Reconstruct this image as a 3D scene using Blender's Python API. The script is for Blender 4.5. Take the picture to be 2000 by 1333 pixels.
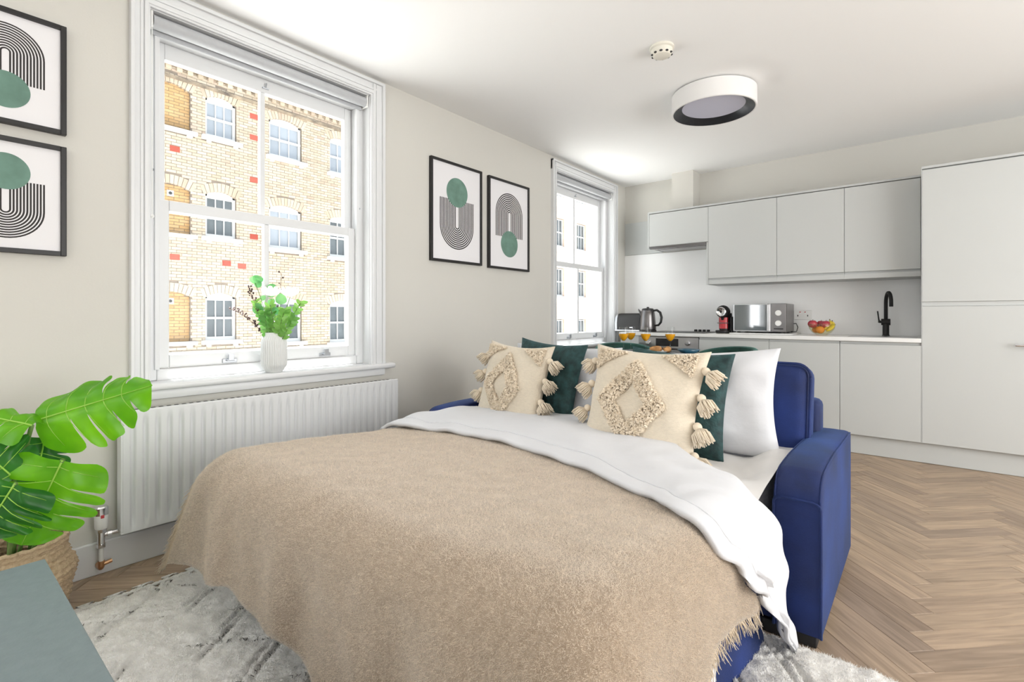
import bpy, bmesh, math, random
import numpy as np
from mathutils import Vector, Matrix
random.seed(7); RNG = np.random.default_rng(7)
SC = bpy.context.scene
for o in list(bpy.data.objects): bpy.data.objects.remove(o)
COL = SC.collection
PI = math.pi

# ---------------------------------------------------------------- camera
FPX, YAW = 973.6, math.atan(802.2 / 973.6)
CAM = Vector((2.67, 0.0, 1.08))
cd = bpy.data.cameras.new('camera'); cam = bpy.data.objects.new('camera', cd); COL.objects.link(cam)
cd.sensor_width = 36; cd.lens = FPX / 2000 * 36; cd.shift_y = -(666.5 - 617.5) / 2000
cd.clip_start = 0.02; cd.clip_end = 200
cam.location = CAM; cam.rotation_euler = (PI / 2, 0, YAW)
SC.camera = cam
SN, CS = math.sin(YAW), math.cos(YAW)
def ray(u, v):
    t = (u - 1000) / FPX
    return Vector((-SN + t * CS, CS + t * SN, -(v - 617.5) / FPX))
def at(u, v, d): return CAM + ray(u, v) * d          # point at forward distance d
def proj(p):
    q = Vector(p) - CAM; f = -q.x * SN + q.y * CS
    if f < 0.05: return None
    return (1000 + FPX * (q.x * CS + q.y * SN) / f, 617.5 - FPX * q.z / f, f)

# ---------------------------------------------------------------- world, lights, exposure
SC.view_settings.view_transform = 'Standard'; SC.view_settings.look = 'None'
SC.view_settings.gamma = 1.0; SC.view_settings.use_curve_mapping = False
SC.view_settings.exposure = 0.46
w = bpy.data.worlds.new('sky'); SC.world = w; w.use_nodes = True
bg = w.node_tree.nodes['Background']; bg.inputs['Color'].default_value = (0.90, 0.95, 1.0, 1); bg.inputs['Strength'].default_value = 1.5

sd_ = bpy.data.lights.new('sun', 'SUN'); sd_.energy = 27; sd_.angle = math.radians(1.0); sd_.color = (1.0, .98, .96)
so_ = bpy.data.objects.new('sun', sd_); COL.objects.link(so_); so_.rotation_euler = (0, math.radians(-10), 0)   # high sun over the street, travelling towards +x

def area(name, loc, rot, sx, sy, power, color=(1, 1, 1)):
    l = bpy.data.lights.new(name, 'AREA'); l.shape = 'RECTANGLE'; l.size = sx; l.size_y = sy
    l.energy = power; l.color = color
    o = bpy.data.objects.new(name, l); COL.objects.link(o); o.location = loc; o.rotation_euler = rot
    return o
# fill light in an opening added to the unseen wall behind the photographer
area('rear_fill_light', (3.5, -2.93, 1.5), (PI / 2, 0, 0), 1.3, 1.5, 9, (1.0, 0.985, 0.96))
# added fill for ceiling and sofa side, at a made-up right-hand window
area('side_fill_light', (5.58, 2.0, 1.35), (PI / 2, 0, PI / 2), 3.4, 2.0, 86, (1.0, .975, .945))
# added light on plant and rug, at an unseen window further left
area('left_fill_light', (-.05, -1.42, 1.62), (PI / 2, 0, -PI / 2), 1.05, 1.6, 34, (.96, .98, 1.0))


# ---------------------------------------------------------------- materials
M = {}
def mat(name, col, rough=0.5, metal=0.0, spec=0.5, sheen=0.0, coat=0.0, trans=0.0, var=0.0, vscale=5.0, bump=0.0, bscale=50.0, bdetail=3.0,
        emit=None, col2=None, stretch=(1, 1, 1), coords='Object', sheen_tint=None, sheen_rough=0.4):
    m = bpy.data.materials.new(name); m.use_nodes = True; nt = m.node_tree; n = nt.nodes; L = nt.links
    b = n['Principled BSDF']
    b.inputs['Base Color'].default_value = (*col, 1); b.inputs['Roughness'].default_value = rough
    b.inputs['Metallic'].default_value = metal; b.inputs['Specular IOR Level'].default_value = spec
    b.inputs['Sheen Weight'].default_value = sheen; b.inputs['Coat Weight'].default_value = coat
    b.inputs['Sheen Roughness'].default_value = sheen_rough
    if sheen_tint: b.inputs['Sheen Tint'].default_value = (*sheen_tint, 1)
    b.inputs['Transmission Weight'].default_value = trans
    if emit: b.inputs['Emission Color'].default_value = (*emit[0], 1); b.inputs['Emission Strength'].default_value = emit[1]
    tc = n.new('ShaderNodeTexCoord'); mp = n.new('ShaderNodeMapping'); mp.inputs['Scale'].default_value = stretch
    L.new(tc.outputs[coords], mp.inputs['Vector'])
    if var > 0 or col2:
        t = n.new('ShaderNodeTexNoise'); t.inputs['Scale'].default_value = vscale; t.inputs['Detail'].default_value = 4
        L.new(mp.outputs[0], t.inputs['Vector'])
        r = n.new('ShaderNodeValToRGB'); r.color_ramp.elements[0].position = .3; r.color_ramp.elements[1].position = .7
        c2 = col2 if col2 else tuple(min(1, c * (1 + var)) for c in col)
        c1 = col if col2 else tuple(c * (1 - var) for c in col)
        r.color_ramp.elements[0].color = (*c1, 1); r.color_ramp.elements[1].color = (*c2, 1)
        L.new(t.outputs['Fac'], r.inputs['Fac']); L.new(r.outputs['Color'], b.inputs['Base Color'])
    if bump > 0:
        t2 = n.new('ShaderNodeTexNoise'); t2.inputs['Scale'].default_value = bscale; t2.inputs['Detail'].default_value = bdetail
        L.new(mp.outputs[0], t2.inputs['Vector'])
        bp = n.new('ShaderNodeBump'); bp.inputs['Strength'].default_value = bump; bp.inputs['Distance'].default_value = .01
        L.new(t2.outputs['Fac'], bp.inputs['Height']); L.new(bp.outputs['Normal'], b.inputs['Normal'])
    M[name] = m; return m
def thin_glass(name, tint=(1, 1, 1), ior=1.45, rough=0.0):
    m = bpy.data.materials.new(name); m.use_nodes = True; nt = m.node_tree; n = nt.nodes; L = nt.links
    n.remove(n['Principled BSDF']); out = n['Material Output']
    tr = n.new('ShaderNodeBsdfTransparent'); tr.inputs['Color'].default_value = (*tint, 1)
    gl = n.new('ShaderNodeBsdfGlossy'); gl.inputs['Roughness'].default_value = rough
    lw = n.new('ShaderNodeLayerWeight'); lw.inputs['Blend'].default_value = .5
    pw = n.new('ShaderNodeMath'); pw.operation = 'POWER'; pw.inputs[1].default_value = 5.0; L.new(lw.outputs['Facing'], pw.inputs[0])
    f0 = ((ior - 1) / (ior + 1)) ** 2; fr = n.new('ShaderNodeMath'); fr.operation = 'MULTIPLY_ADD'; fr.inputs[1].default_value = .8; fr.inputs[2].default_value = f0; L.new(pw.outputs[0], fr.inputs[0])
    mx = n.new('ShaderNodeMixShader'); L.new(fr.outputs[0], mx.inputs['Fac']); L.new(tr.outputs[0], mx.inputs[1]); L.new(gl.outputs[0], mx.inputs[2])
    L.new(mx.outputs[0], out.inputs['Surface']); M[name] = m; return m
def toned(name, ramp, rough=.5, grain=None, bump=0.0, spec=.4):
    """colour picked per piece from a ramp: object random + face attribute 'tone'"""
    m = bpy.data.materials.new(name); m.use_nodes = True; nt = m.node_tree; n = nt.nodes; L = nt.links
    b = n['Principled BSDF']; b.inputs['Roughness'].default_value = rough; b.inputs['Specular IOR Level'].default_value = spec
    oi = n.new('ShaderNodeObjectInfo'); a = n.new('ShaderNodeAttribute'); a.attribute_name = 'tone'
    ad = n.new('ShaderNodeMath'); ad.operation = 'ADD'; L.new(oi.outputs['Random'], ad.inputs[0]); L.new(a.outputs['Fac'], ad.inputs[1])
    f = n.new('ShaderNodeMath'); f.operation = 'FRACT'; L.new(ad.outputs[0], f.inputs[0])
    r = n.new('ShaderNodeValToRGB'); r.color_ramp.interpolation = 'LINEAR'
    els = r.color_ramp.elements
    while len(els) < len(ramp): els.new(0.5)
    for e, (p, c) in zip(els, ramp): e.position = p; e.color = (*c, 1)
    L.new(f.outputs[0], r.inputs['Fac'])
    if grain:
        uv = n.new('ShaderNodeTexCoord'); mp = n.new('ShaderNodeMapping'); mp.inputs['Scale'].default_value = grain['scale']
        L.new(uv.outputs[grain.get('coords', 'UV')], mp.inputs['Vector'])
        cb = n.new('ShaderNodeCombineXYZ'); mu = n.new('ShaderNodeMath'); mu.operation = 'MULTIPLY'; mu.inputs[1].default_value = 37.0
        L.new(f.outputs[0], mu.inputs[0]); L.new(mu.outputs[0], cb.inputs[0]); L.new(mu.outputs[0], cb.inputs[2]); L.new(cb.outputs[0], mp.inputs['Location'])
        t = n.new('ShaderNodeTexNoise'); t.inputs['Scale'].default_value = 1; t.inputs['Detail'].default_value = 6; t.inputs['Distortion'].default_value = grain.get('dist', .6)
        L.new(mp.outputs[0], t.inputs['Vector'])
        mr = n.new('ShaderNodeMapRange'); mr.inputs['From Min'].default_value = .3; mr.inputs['From Max'].default_value = .7
        mr.inputs['To Min'].default_value = 1 - grain['amt']; mr.inputs['To Max'].default_value = 1 + grain['amt'] * .6
        L.new(t.outputs['Fac'], mr.inputs['Value'])
        mx = n.new('ShaderNodeMix'); mx.data_type = 'RGBA'; mx.blend_type = 'MULTIPLY'; mx.inputs['Factor'].default_value = 1
        L.new(r.outputs['Color'], mx.inputs['A']); L.new(mr.outputs[0], mx.inputs['B'])
        L.new(mx.outputs['Result'], b.inputs['Base Color'])
        if bump:
            bp = n.new('ShaderNodeBump'); bp.inputs['Strength'].default_value = bump; bp.inputs['Distance'].default_value = .003
            L.new(t.outputs['Fac'], bp.inputs['Height']); L.new(bp.outputs['Normal'], b.inputs['Normal'])
    else: L.new(r.outputs['Color'], b.inputs['Base Color'])
    M[name] = m; return m

mat('wall', (.655, .64, .595), .85, var=.012, vscale=1.5, bump=.03, bscale=120)
mat('ceiling', (.95, .95, .945), .9, bump=.02, bscale=90)
mat('trim', (.75, .76, .77), .35, var=.008, vscale=3)
mat('cabinet', (.585, .60, .59), .45, var=.008, vscale=2)
mat('carcass', (.56, .575, .57), .5, var=.008, vscale=2)
mat('gap', (.08, .08, .08), .8)
mat('worktop', (.88, .88, .87), .3, var=.01, vscale=30)
mat('splash', (.93, .93, .925), .25, var=.006, vscale=4)
mat('plastic_white', (.85, .85, .83), .4)
mat('plastic_cream', (.80, .77, .68), .4)
mat('black', (.012, .012, .013), .35, var=.1, vscale=20)
mat('black_matte', (.010, .010, .011), .6, var=.1, vscale=20)
mat('frame_black', (.010, .009, .009), .45, var=.1, vscale=20)
mat('steel', (.55, .55, .56), .28, metal=1, var=.05, vscale=8, stretch=(1, 1, 30))
mat('steel_dark', (.22, .21, .21), .3, metal=1, var=.08, vscale=8)
mat('chrome', (.8, .8, .82), .1, metal=1)
mat('sash_metal', (.45, .47, .5), .35, metal=.8)
mat('mirror_glass', (.10, .12, .13), .06, spec=1.0, coat=1.0)
mat('copper', (.62, .36, .2), .35, metal=.9)
mat('toaster', (.045, .043, .042), .35, metal=.35, var=.08, vscale=10)
mat('red_plastic', (.55, .03, .04), .3, coat=.4)
mat('paper', (.83, .82, .84), .8, var=.01, vscale=3)
mat('ink', (.035, .03, .03), .8)
mat('ink_green', (.15, .265, .215), .85, var=.16, vscale=14)
mat('blue_velvet', (.005, .020, .115), .75, sheen=.32, var=.45, vscale=5, bump=.12, bscale=260, sheen_tint=(.25, .45, .95), sheen_rough=.3)
mat('green_velvet', (.010, .060, .045), .75, sheen=.6, var=.35, vscale=12, bump=.1, bscale=200, sheen_tint=(.4, .75, .68))
mat('teal_velvet', (.003, .020, .022), .7, sheen=.25, col2=(.02, .075, .075), vscale=30, bump=.35, bscale=55, sheen_tint=(.45, .7, .75))
mat('linen', (.67, .675, .70), .9, sheen=.2, bump=.5, bscale=9, bdetail=5, var=.015, vscale=4)
mat('linen_warm', (.73, .715, .70), .9, sheen=.2, bump=.25, bscale=9, bdetail=5, var=.015, vscale=4)
mat('cream_cotton', (.76, .67, .54), .95, sheen=.2, var=.05, vscale=60, bump=.4, bscale=160, stretch=(1, 1, 3))
mat('cream_tuft', (.78, .67, .525), .95, sheen=.3, var=.06, vscale=40)
mat('blanket', (.31, .237, .17), .95, sheen=1.0, col2=(.40, .315, .235), vscale=70, bump=.4, bscale=260, bdetail=5, sheen_tint=(1, .95, .9))
mat('brick_sooty', (.10, .08, .065), .95, col2=(.38, .30, .21), vscale=3)
mat('fringe', (.70, .58, .44), .95, sheen=.3)
mat('rug', (.90, .885, .855), .98, sheen=.3, var=.07, vscale=55, bump=.9, bscale=150, bdetail=5)
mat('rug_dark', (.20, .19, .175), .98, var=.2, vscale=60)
mat('wicker', (.50, .36, .22), .8, col2=(.66, .50, .33), vscale=90, bump=.6, bscale=200)
mat('soil', (.03, .022, .015), .95, bump=.8, bscale=60)
mat('stand_top', (.16, .20, .21), .5, var=.06, vscale=40, bump=.06, bscale=150)
mat('vase', (.74, .75, .74), .4, var=.01, vscale=6)
mat('stem', (.12, .22, .05), .6, var=.2, vscale=30)
mat('stem_brown', (.13, .07, .035), .7, var=.2, vscale=40)
mat('berry', (.07, .035, .03), .5)
mat('vein', (.30, .55, .07), .5)
mat('apple', (.36, .02, .05), .3, col2=(.52, .06, .06), vscale=12, coat=.3)
mat('orange', (.85, .30, .02), .5, bump=.3, bscale=60)
mat('banana', (.80, .62, .06), .5, var=.1, vscale=10)
mat('juice', (.90, .42, .01), .25, emit=None)
mat('croissant', (.62, .32, .12), .6, var=.25, vscale=30, bump=.4, bscale=40)
mat('bowl_blue', (.03, .12, .19), .3, coat=.4)
mat('table_black', (.02, .02, .02), .35)
mat('lamp_white', (.84, .83, .82), .6, var=.01, vscale=4)
mat('diffuser', (.60, .60, .72), .5)
mat('lamp_ring', (.035, .038, .045), .35, metal=.5, var=.1, vscale=30)
mat('blind', (.47, .48, .50), .7, var=.02, vscale=60)
mat('mortar', (.22, .18, .145), .95, var=.15, vscale=6)
mat('stone_white', (.62, .62, .61), .8, var=.05, vscale=6)
mat('frame_white', (.62, .62, .62), .5)
mat('pane_pale', (.30, .33, .37), .15, spec=.7, var=.06, vscale=2)
mat('pane_dark', (.10, .115, .125), .1, spec=.7, var=.25, vscale=2)
mat('street', (.50, .49, .47), .9, var=.1, vscale=3)
mat('slate', (.16, .17, .19), .8, var=.2, vscale=4)
mat('vent_dark', (.05, .05, .05), .8)
thin_glass('pane', (.97, .985, .985), 1.18)
thin_glass('wine_glass', (.96, .97, .97), 1.5)
thin_glass('bowl_glass', (.96, .95, .85), 1.5)
OAK = [(0, (.31, .225, .16)), (.2, (.39, .29, .205)), (.4, (.44, .325, .225)), (.6, (.37, .27, .19)), (.8, (.48, .355, .245)), (1, (.33, .245, .18))]
toned('oak', OAK, .42, dict(scale=(3.0, 38, 1), amt=.30, dist=1.2), bump=.12)
BR = [(0, (.41, .335, .25)), (.25, (.46, .385, .295)), (.45, (.49, .42, .335)), (.62, (.44, .36, .275)), (.8, (.51, .445, .36)), (.93, (.45, .345, .27)), (1, (.40, .325, .245))]
toned('brick', BR, .9, dict(scale=(2, 2, 2), amt=.12, coords='Object'))
toned('brick_infill', [(0, (.40, .25, .115)), (.3, (.45, .29, .14)), (.6, (.47, .32, .165)), (.8, (.41, .245, .105)), (1, (.44, .30, .16))], .9, dict(scale=(2, 2, 2), amt=.12, coords='Object'))
toned('brick_red', [(0, (.30, .06, .04)), (1, (.40, .10, .07))], .9)

def leaf_mat(name, c1, c2):
    m = bpy.data.materials.new(name); m.use_nodes = True; nt = m.node_tree; n = nt.nodes; L = nt.links
    b = n['Principled BSDF']; b.inputs['Roughness'].default_value = .38; out = n['Material Output']
    tc = n.new('ShaderNodeTexCoord'); t = n.new('ShaderNodeTexNoise'); t.inputs['Scale'].default_value = 7; L.new(tc.outputs['Object'], t.inputs['Vector'])
    r = n.new('ShaderNodeValToRGB'); r.color_ramp.elements[0].color = (*c1, 1); r.color_ramp.elements[1].color = (*c2, 1)
    r.color_ramp.elements[0].position = .35; r.color_ramp.elements[1].position = .65
    L.new(t.outputs['Fac'], r.inputs['Fac']); L.new(r.outputs['Color'], b.inputs['Base Color'])
    tl = n.new('ShaderNodeBsdfTranslucent'); hs = n.new('ShaderNodeHueSaturation'); hs.inputs['Value'].default_value = 1.9; hs.inputs['Hue'].default_value = .487
    L.new(r.outputs['Color'], hs.inputs['Color']); L.new(hs.outputs['Color'], tl.inputs['Color'])
    mx = n.new('ShaderNodeMixShader'); mx.inputs['Fac'].default_value = .45
    L.new(b.outputs[0], mx.inputs[1]); L.new(tl.outputs[0], mx.inputs[2]); L.new(mx.outputs[0], out.inputs['Surface'])
    M[name] = m
leaf_mat('leaf', (.085, .34, .008), (.18, .52, .012))
leaf_mat('leaf_deep', (.012, .11, .02), (.04, .23, .02))
def fibre_mat(name, c, f=.5):
    m = bpy.data.materials.new(name); m.use_nodes = True; nt = m.node_tree; n = nt.nodes; L = nt.links
    n.remove(n['Principled BSDF']); a = n.new('ShaderNodeBsdfDiffuse'); b = n.new('ShaderNodeBsdfTranslucent'); mx = n.new('ShaderNodeMixShader'); mx.inputs['Fac'].default_value = f
    tc = n.new('ShaderNodeTexCoord'); t = n.new('ShaderNodeTexNoise'); t.inputs['Scale'].default_value = 40; L.new(tc.outputs['Object'], t.inputs['Vector'])
    r = n.new('ShaderNodeValToRGB'); r.color_ramp.elements[0].position = .3; r.color_ramp.elements[1].position = .7
    r.color_ramp.elements[0].color = (*[k * .92 for k in c], 1); r.color_ramp.elements[1].color = (*[min(1, k * 1.05) for k in c], 1); L.new(t.outputs['Fac'], r.inputs['Fac'])
    L.new(r.outputs['Color'], a.inputs['Color']); L.new(r.outputs['Color'], b.inputs['Color'])
    L.new(a.outputs[0], mx.inputs[1]); L.new(b.outputs[0], mx.inputs[2]); L.new(mx.outputs[0], n['Material Output'].inputs['Surface']); M[name] = m
fibre_mat('nap', (.90, .81, .70)); fibre_mat('rug_fibre', (.92, .90, .865))
leaf_mat('petal', (.78, .75, .70), (.85, .83, .80))
leaf_mat('leaf_sprig', (.10, .28, .06), (.22, .42, .10))
leaf_mat('leaf_euc', (.07, .26, .10), (.16, .36, .14))

# ---------------------------------------------------------------- mesh helpers
class MB:
    def __init__(s): s.v = []; s.f = []; s.uv = None; s.tone = None
    def add(s, vs, fs):
        k = len(s.v); s.v += [tuple(p) for p in vs]; s.f += [tuple(i + k for i in f) for f in fs]; return s
    def box(s, x0, x1, y0, y1, z0, z1):
        return s.add([(x0, y0, z0), (x1, y0, z0), (x1, y1, z0), (x0, y1, z0), (x0, y0, z1), (x1, y0, z1), (x1, y1, z1), (x0, y1, z1)],
                     [(3, 2, 1, 0), (4, 5, 6, 7), (0, 1, 5, 4), (1, 2, 6, 5), (2, 3, 7, 6), (3, 0, 4, 7)])
    def rbox(s, x0, x1, y0, y1, z0, z1, r=.005, seg=2):
        bm = bmesh.new(); bmesh.ops.create_cube(bm, size=1)
        for v in bm.verts: v.co = ((x0 + x1) / 2 + v.co.x * (x1 - x0), (y0 + y1) / 2 + v.co.y * (y1 - y0), (z0 + z1) / 2 + v.co.z * (z1 - z0))
        r = min(r, .49 * min(x1 - x0, y1 - y0, z1 - z0))
        bmesh.ops.bevel(bm, geom=list(bm.edges) , offset=r, segments=seg, profile=.5, affect='EDGES')
        bm.verts.index_update()
        s.add([v.co[:] for v in bm.verts], [[v.index for v in f.verts] for f in bm.faces]); bm.free(); return s
    def lathe(s, prof, c=(0, 0, 0), n=32, axis='z', close=True):
        k = len(s.v); c = Vector(c)
        for (r, h) in prof:
            for i in range(n):
                a = 2 * PI * i / n
                if axis == 'z': p = (r * math.cos(a), r * math.sin(a), h)
                elif axis == 'y': p = (r * math.cos(a), h, r * math.sin(a))
                else: p = (h, r * math.cos(a), r * math.sin(a))
                s.v.append((c.x + p[0], c.y + p[1], c.z + p[2]))
        for j in range(len(prof) - 1):
            for i in range(n):
                a, b = k + j * n + i, k + j * n + (i + 1) % n
                s.f.append((a, b, b + n, a + n))
        if close:
            if prof[0][0] > 1e-6: s.f.append(tuple(k + i for i in reversed(range(n))))
            if prof[-1][0] > 1e-6: s.f.append(tuple(k + (len(prof) - 1) * n + i for i in range(n)))
        return s
    def tube(s, pts, r, n=8, cap=True):
        pts = [Vector(p) for p in pts]; k = len(s.v); m = len(pts)
        rs = r if isinstance(r, (list, tuple)) else [r] * m
        up = None
        for i, p in enumerate(pts):
            t = (pts[min(i + 1, m - 1)] - pts[max(i - 1, 0)])
            t = t.normalized() if t.length > 1e-9 else Vector((0, 0, 1))
            if up is None:
                up = t.orthogonal().normalized()
            else:
                up = (up - t * up.dot(t)); up = up.normalized() if up.length > 1e-6 else t.orthogonal().normalized()
            q = t.cross(up)
            for j in range(n):
                a = 2 * PI * j / n; s.v.append(tuple(p + (up * math.cos(a) + q * math.sin(a)) * rs[i]))
        for i in range(m - 1):
            for j in range(n):
                a, b = k + i * n + j, k + i * n + (j + 1) % n
                s.f.append((a, b, b + n, a + n))
        if cap: s.f.append(tuple(k + j for j in reversed(range(n)))); s.f.append(tuple(k + (m - 1) * n + j for j in range(n)))
        return s
    def grid(s, fn, nu, nv, wrap_u=False, skip=None):
        k = len(s.v); cu = nu if wrap_u else nu + 1
        for j in range(nv + 1):
            for i in range(cu): s.v.append(tuple(fn(i / nu, j / nv)))
        for j in range(nv):
            for i in range(nu):
                if skip and skip((i + .5) / nu, (j + .5) / nv): continue
                a, b = k + j * cu + i, k + j * cu + (i + 1) % cu
                s.f.append((a, b, b + cu, a + cu))
        return s
    def ball(s, c, r, n=10, m=7, sc=(1, 1, 1)):
        c = Vector(c)
        prof = [(max(1e-7, r * math.sin(PI * j / m)), -r * math.cos(PI * j / m)) for j in range(m + 1)]
        k = len(s.v); s.lathe(prof, (0, 0, 0), n, close=False)
        for i in range(k, len(s.v)): x, y, z = s.v[i]; s.v[i] = (c.x + x * sc[0], c.y + y * sc[1], c.z + z * sc[2])
        return s
    def xf(s, mtx, start=0):
        for i in range(start, len(s.v)): s.v[i] = tuple(mtx @ Vector(s.v[i]))
        return s
def origin(o):
    p = Vector((0, 0, 0))
    while o is not None: p += o.location; o = o.parent
    return p
def mk_mesh(name, mb, m, off=(0, 0, 0), smooth=False):
    me = bpy.data.meshes.new(name); off = Vector(off)
    me.from_pydata([(v[0] - off.x, v[1] - off.y, v[2] - off.z) for v in mb.v], [], mb.f)
    if m: me.materials.append(M[m] if isinstance(m, str) else m)
    if smooth:
        me.shade_smooth()
        if smooth is not True: me.set_sharp_from_angle(angle=math.radians(smooth))
    me.update(); return me
def part(name, mb, m, parent, smooth=False, label=None, kind=None):
    """mb in world coordinates (or the root's local space for roots at the origin)"""
    o = bpy.data.objects.new(name, mk_mesh(name, mb, m, origin(parent), smooth)); COL.objects.link(o); o.parent = parent
    if label: o['label'] = label
    if kind: o['kind'] = kind
    return o
def tag(o, label, cat, group=None, kind=None):
    if label: o['label'] = label
    if cat: o['category'] = cat
    if group: o['group'] = group
    if kind: o['kind'] = kind
    return o
def thing(name, label, cat, loc=(0, 0, 0), group=None, kind=None):
    o = bpy.data.objects.new(name, None); COL.objects.link(o); o.location = loc; o.empty_display_size = .05
    return tag(o, label, cat, group, kind)
def solo(name, mb, m, label, cat, group=None, smooth=False, kind=None, loc=None):
    vs = np.array(mb.v); c = Vector(((vs[:, 0].min() + vs[:, 0].max()) / 2, (vs[:, 1].min() + vs[:, 1].max()) / 2, vs[:, 2].min())) if loc is None else Vector(loc)
    o = bpy.data.objects.new(name, mk_mesh(name, mb, m, c, smooth)); COL.objects.link(o); o.location = c
    return tag(o, label, cat, group, kind)
def struct(name, mb, m, parent=None, smooth=False, label=None):
    if parent: return part(name, mb, m, parent, smooth, label)
    return tag(solo(name, mb, m, label, None, smooth=smooth), None, None, kind='structure')
def dup(root, loc, rotz=None, label=None, group=None):
    r = root.copy(); COL.objects.link(r); r.location = loc
    if rotz is not None: r.rotation_euler = (0, 0, rotz)
    if label: r['label'] = label
    if group: r['group'] = group
    for ch in list(root.children):
        c = ch.copy(); COL.objects.link(c); c.parent = r
        for g in list(ch.children):
            d = g.copy(); COL.objects.link(d); d.parent = c
    return r
def sstep(x, a=0.0, b=1.0):
    t = min(1, max(0, (x - a) / (b - a))); return t * t * (3 - 2 * t)
def interp(x, xs, ys):   # smooth piecewise
    if x <= xs[0]: return ys[0]
    for i in range(len(xs) - 1):
        if x <= xs[i + 1]:
            t = (x - xs[i]) / (xs[i + 1] - xs[i]); t = t * t * (3 - 2 * t) * .5 + t * .5
            return ys[i] + (ys[i + 1] - ys[i]) * t
    return ys[-1]
from mathutils import noise as mnoise
def nz(x, y, z=0.0): return mnoise.noise(Vector((x, y, z)))
# ================================================================ room shell
CH = 2.577; YB = 5.31; XR = 5.6; YF = -3.0; WT = .27
W1 = dict(y0=.69, y1=1.84, z0=.78, z1=2.46); W2 = dict(y0=3.88, y1=5.0, z0=.79, z1=2.45); W3 = dict(y0=-2.0, y1=-.85, z0=.78, z1=2.46)
floor = struct('floor', MB().box(-WT, XR + .1, YF - .1, YB + .1, -.12, -.011), 'gap', label='dark subfloor below the oak herringbone')
# herringbone planks, laid at 45 degrees
PW, NR = .092, 5; PL = PW * NR
def clip(poly, ax, val, keep_lo):
    out = []
    for i in range(len(poly)):
        a, b = poly[i], poly[(i + 1) % len(poly)]
        ia = a[ax] <= val if keep_lo else a[ax] >= val; ib = b[ax] <= val if keep_lo else b[ax] >= val
        if ia: out.append(a)
        if ia != ib:
            t = (val - a[ax]) / (b[ax] - a[ax]); out.append(tuple(a[k] + t * (b[k] - a[k]) for k in range(4)))
    return out
q = math.sqrt(.5)
planks = []
seen = set(); N = int(9.5 / PW) + 6
for gx in range(-N, N):
    for gy in range(-N, N):
        m_ = (gx - gy) % (2 * NR)
        if m_ < NR: key = ('h', gx - m_, gy)
        else: key = ('v', gx, gy - (2 * NR - 1 - m_))
        if key in seen: continue
        seen.add(key)
        k, a, b = key; g = .0007
        wd, ht = (PL, PW) if k == 'h' else (PW, PL)
        x0, y0 = a * PW, b * PW
        cs = [(x0 + g, y0 + g), (x0 + wd - g, y0 + g), (x0 + wd - g, y0 + ht - g), (x0 + g, y0 + ht - g)]
        cx, cy = (x0 + wd / 2) , (y0 + ht / 2)
        wx, wy = (cx - cy) * q + 2.7, (cx + cy) * q + 1.2
        if not (-.4 < wx < XR + .4 and YF - .4 < wy < YB + .4): continue
        poly = []
        for (px_, py_) in cs:
            X, Y = (px_ - py_) * q + 2.7, (px_ + py_) * q + 1.2
            lu, lv = (px_ - x0, py_ - y0) if k == 'h' else (py_ - y0, px_ - x0)
            poly.append((X, Y, lu, lv))
        for ax, val, lo in ((0, -.02, False), (0, XR, True), (1, YF, False), (1, YB, True)):
            if poly: poly = clip(poly, ax, val, lo)
        if len(poly) < 3: continue
        area_ = 0; ok = True; pp = []
        for p in poly:
            s_ = proj((p[0], p[1], 0))
            if s_ is None: ok = False; break
            pp.append(s_)
        cxp = sum(p[0] for p in poly) / len(poly); cyp = sum(p[1] for p in poly) / len(poly)
        if ok:
            inside = any(-30 < p_[0] < 2030 and 0 < p_[1] < 1345 for p_ in pp)
            hidden = (.42 < cxp < 2.36 and .3 < cyp < 2.7) or (cyp > 4.8) or (1 < cxp < 2.2 and cyp < .2)
            if inside and not hidden:
                for i in range(len(pp)): area_ += pp[i][0] * pp[(i + 1) % len(pp)][1] - pp[(i + 1) % len(pp)][0] * pp[i][1]
                area_ = abs(area_)
        planks.append((area_, poly, random.random()))
planks.sort(key=lambda t: -t[0])
def plank_mesh(items, name):
    vs, fs, uvs, tn = [], [], [], []
    for _, poly, tone in items:
        k = len(vs); n_ = len(poly)
        # orientation up
        A = sum(poly[i][0] * poly[(i + 1) % n_][1] - poly[(i + 1) % n_][0] * poly[i][1] for i in range(n_))
        if A < 0: poly = poly[::-1]
        c0 = sum(p[0] for p in poly) / n_; c1 = sum(p[1] for p in poly) / n_
        top = []
        for p in poly:
            dx, dy = c0 - p[0], c1 - p[1]; l = math.hypot(dx, dy) + 1e-9
            top.append((p[0] + dx / l * .0012, p[1] + dy / l * .0012, 0.0))
        vs += top + [(p[0], p[1], -.0012) for p in poly] + [(p[0], p[1], -.0105) for p in poly]
        fs.append(tuple(k + i for i in range(n_))); uvs += [(p[2], p[3]) for p in poly]; tn.append(tone)
        for lvl in (0, 1):
            for i in range(n_):
                a, b = k + lvl * n_ + i, k + lvl * n_ + (i + 1) % n_
                fs.append((b, a, a + n_, b + n_)); j = (i + 1) % n_
                uvs += [(poly[j][2], poly[j][3]), (poly[i][2], poly[i][3]), (poly[i][2], poly[i][3]), (poly[j][2], poly[j][3])]; tn.append(tone)
    me = bpy.data.meshes.new(name); off = origin(floor)
    me.from_pydata([(v[0] - off.x, v[1] - off.y, v[2] - off.z) for v in vs], [], fs)
    ul = me.uv_layers.new(name='UVMap'); ul.data.foreach_set('uv', [c for uv in uvs for c in uv])
    at_ = me.attributes.new('tone', 'FLOAT', 'FACE'); at_.data.foreach_set('value', tn)
    me.materials.append(M['oak']); me.update(); return me
for it in planks[:300]:
    o = bpy.data.objects.new('plank', plank_mesh([it], 'plank')); COL.objects.link(o); o.parent = floor
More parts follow.
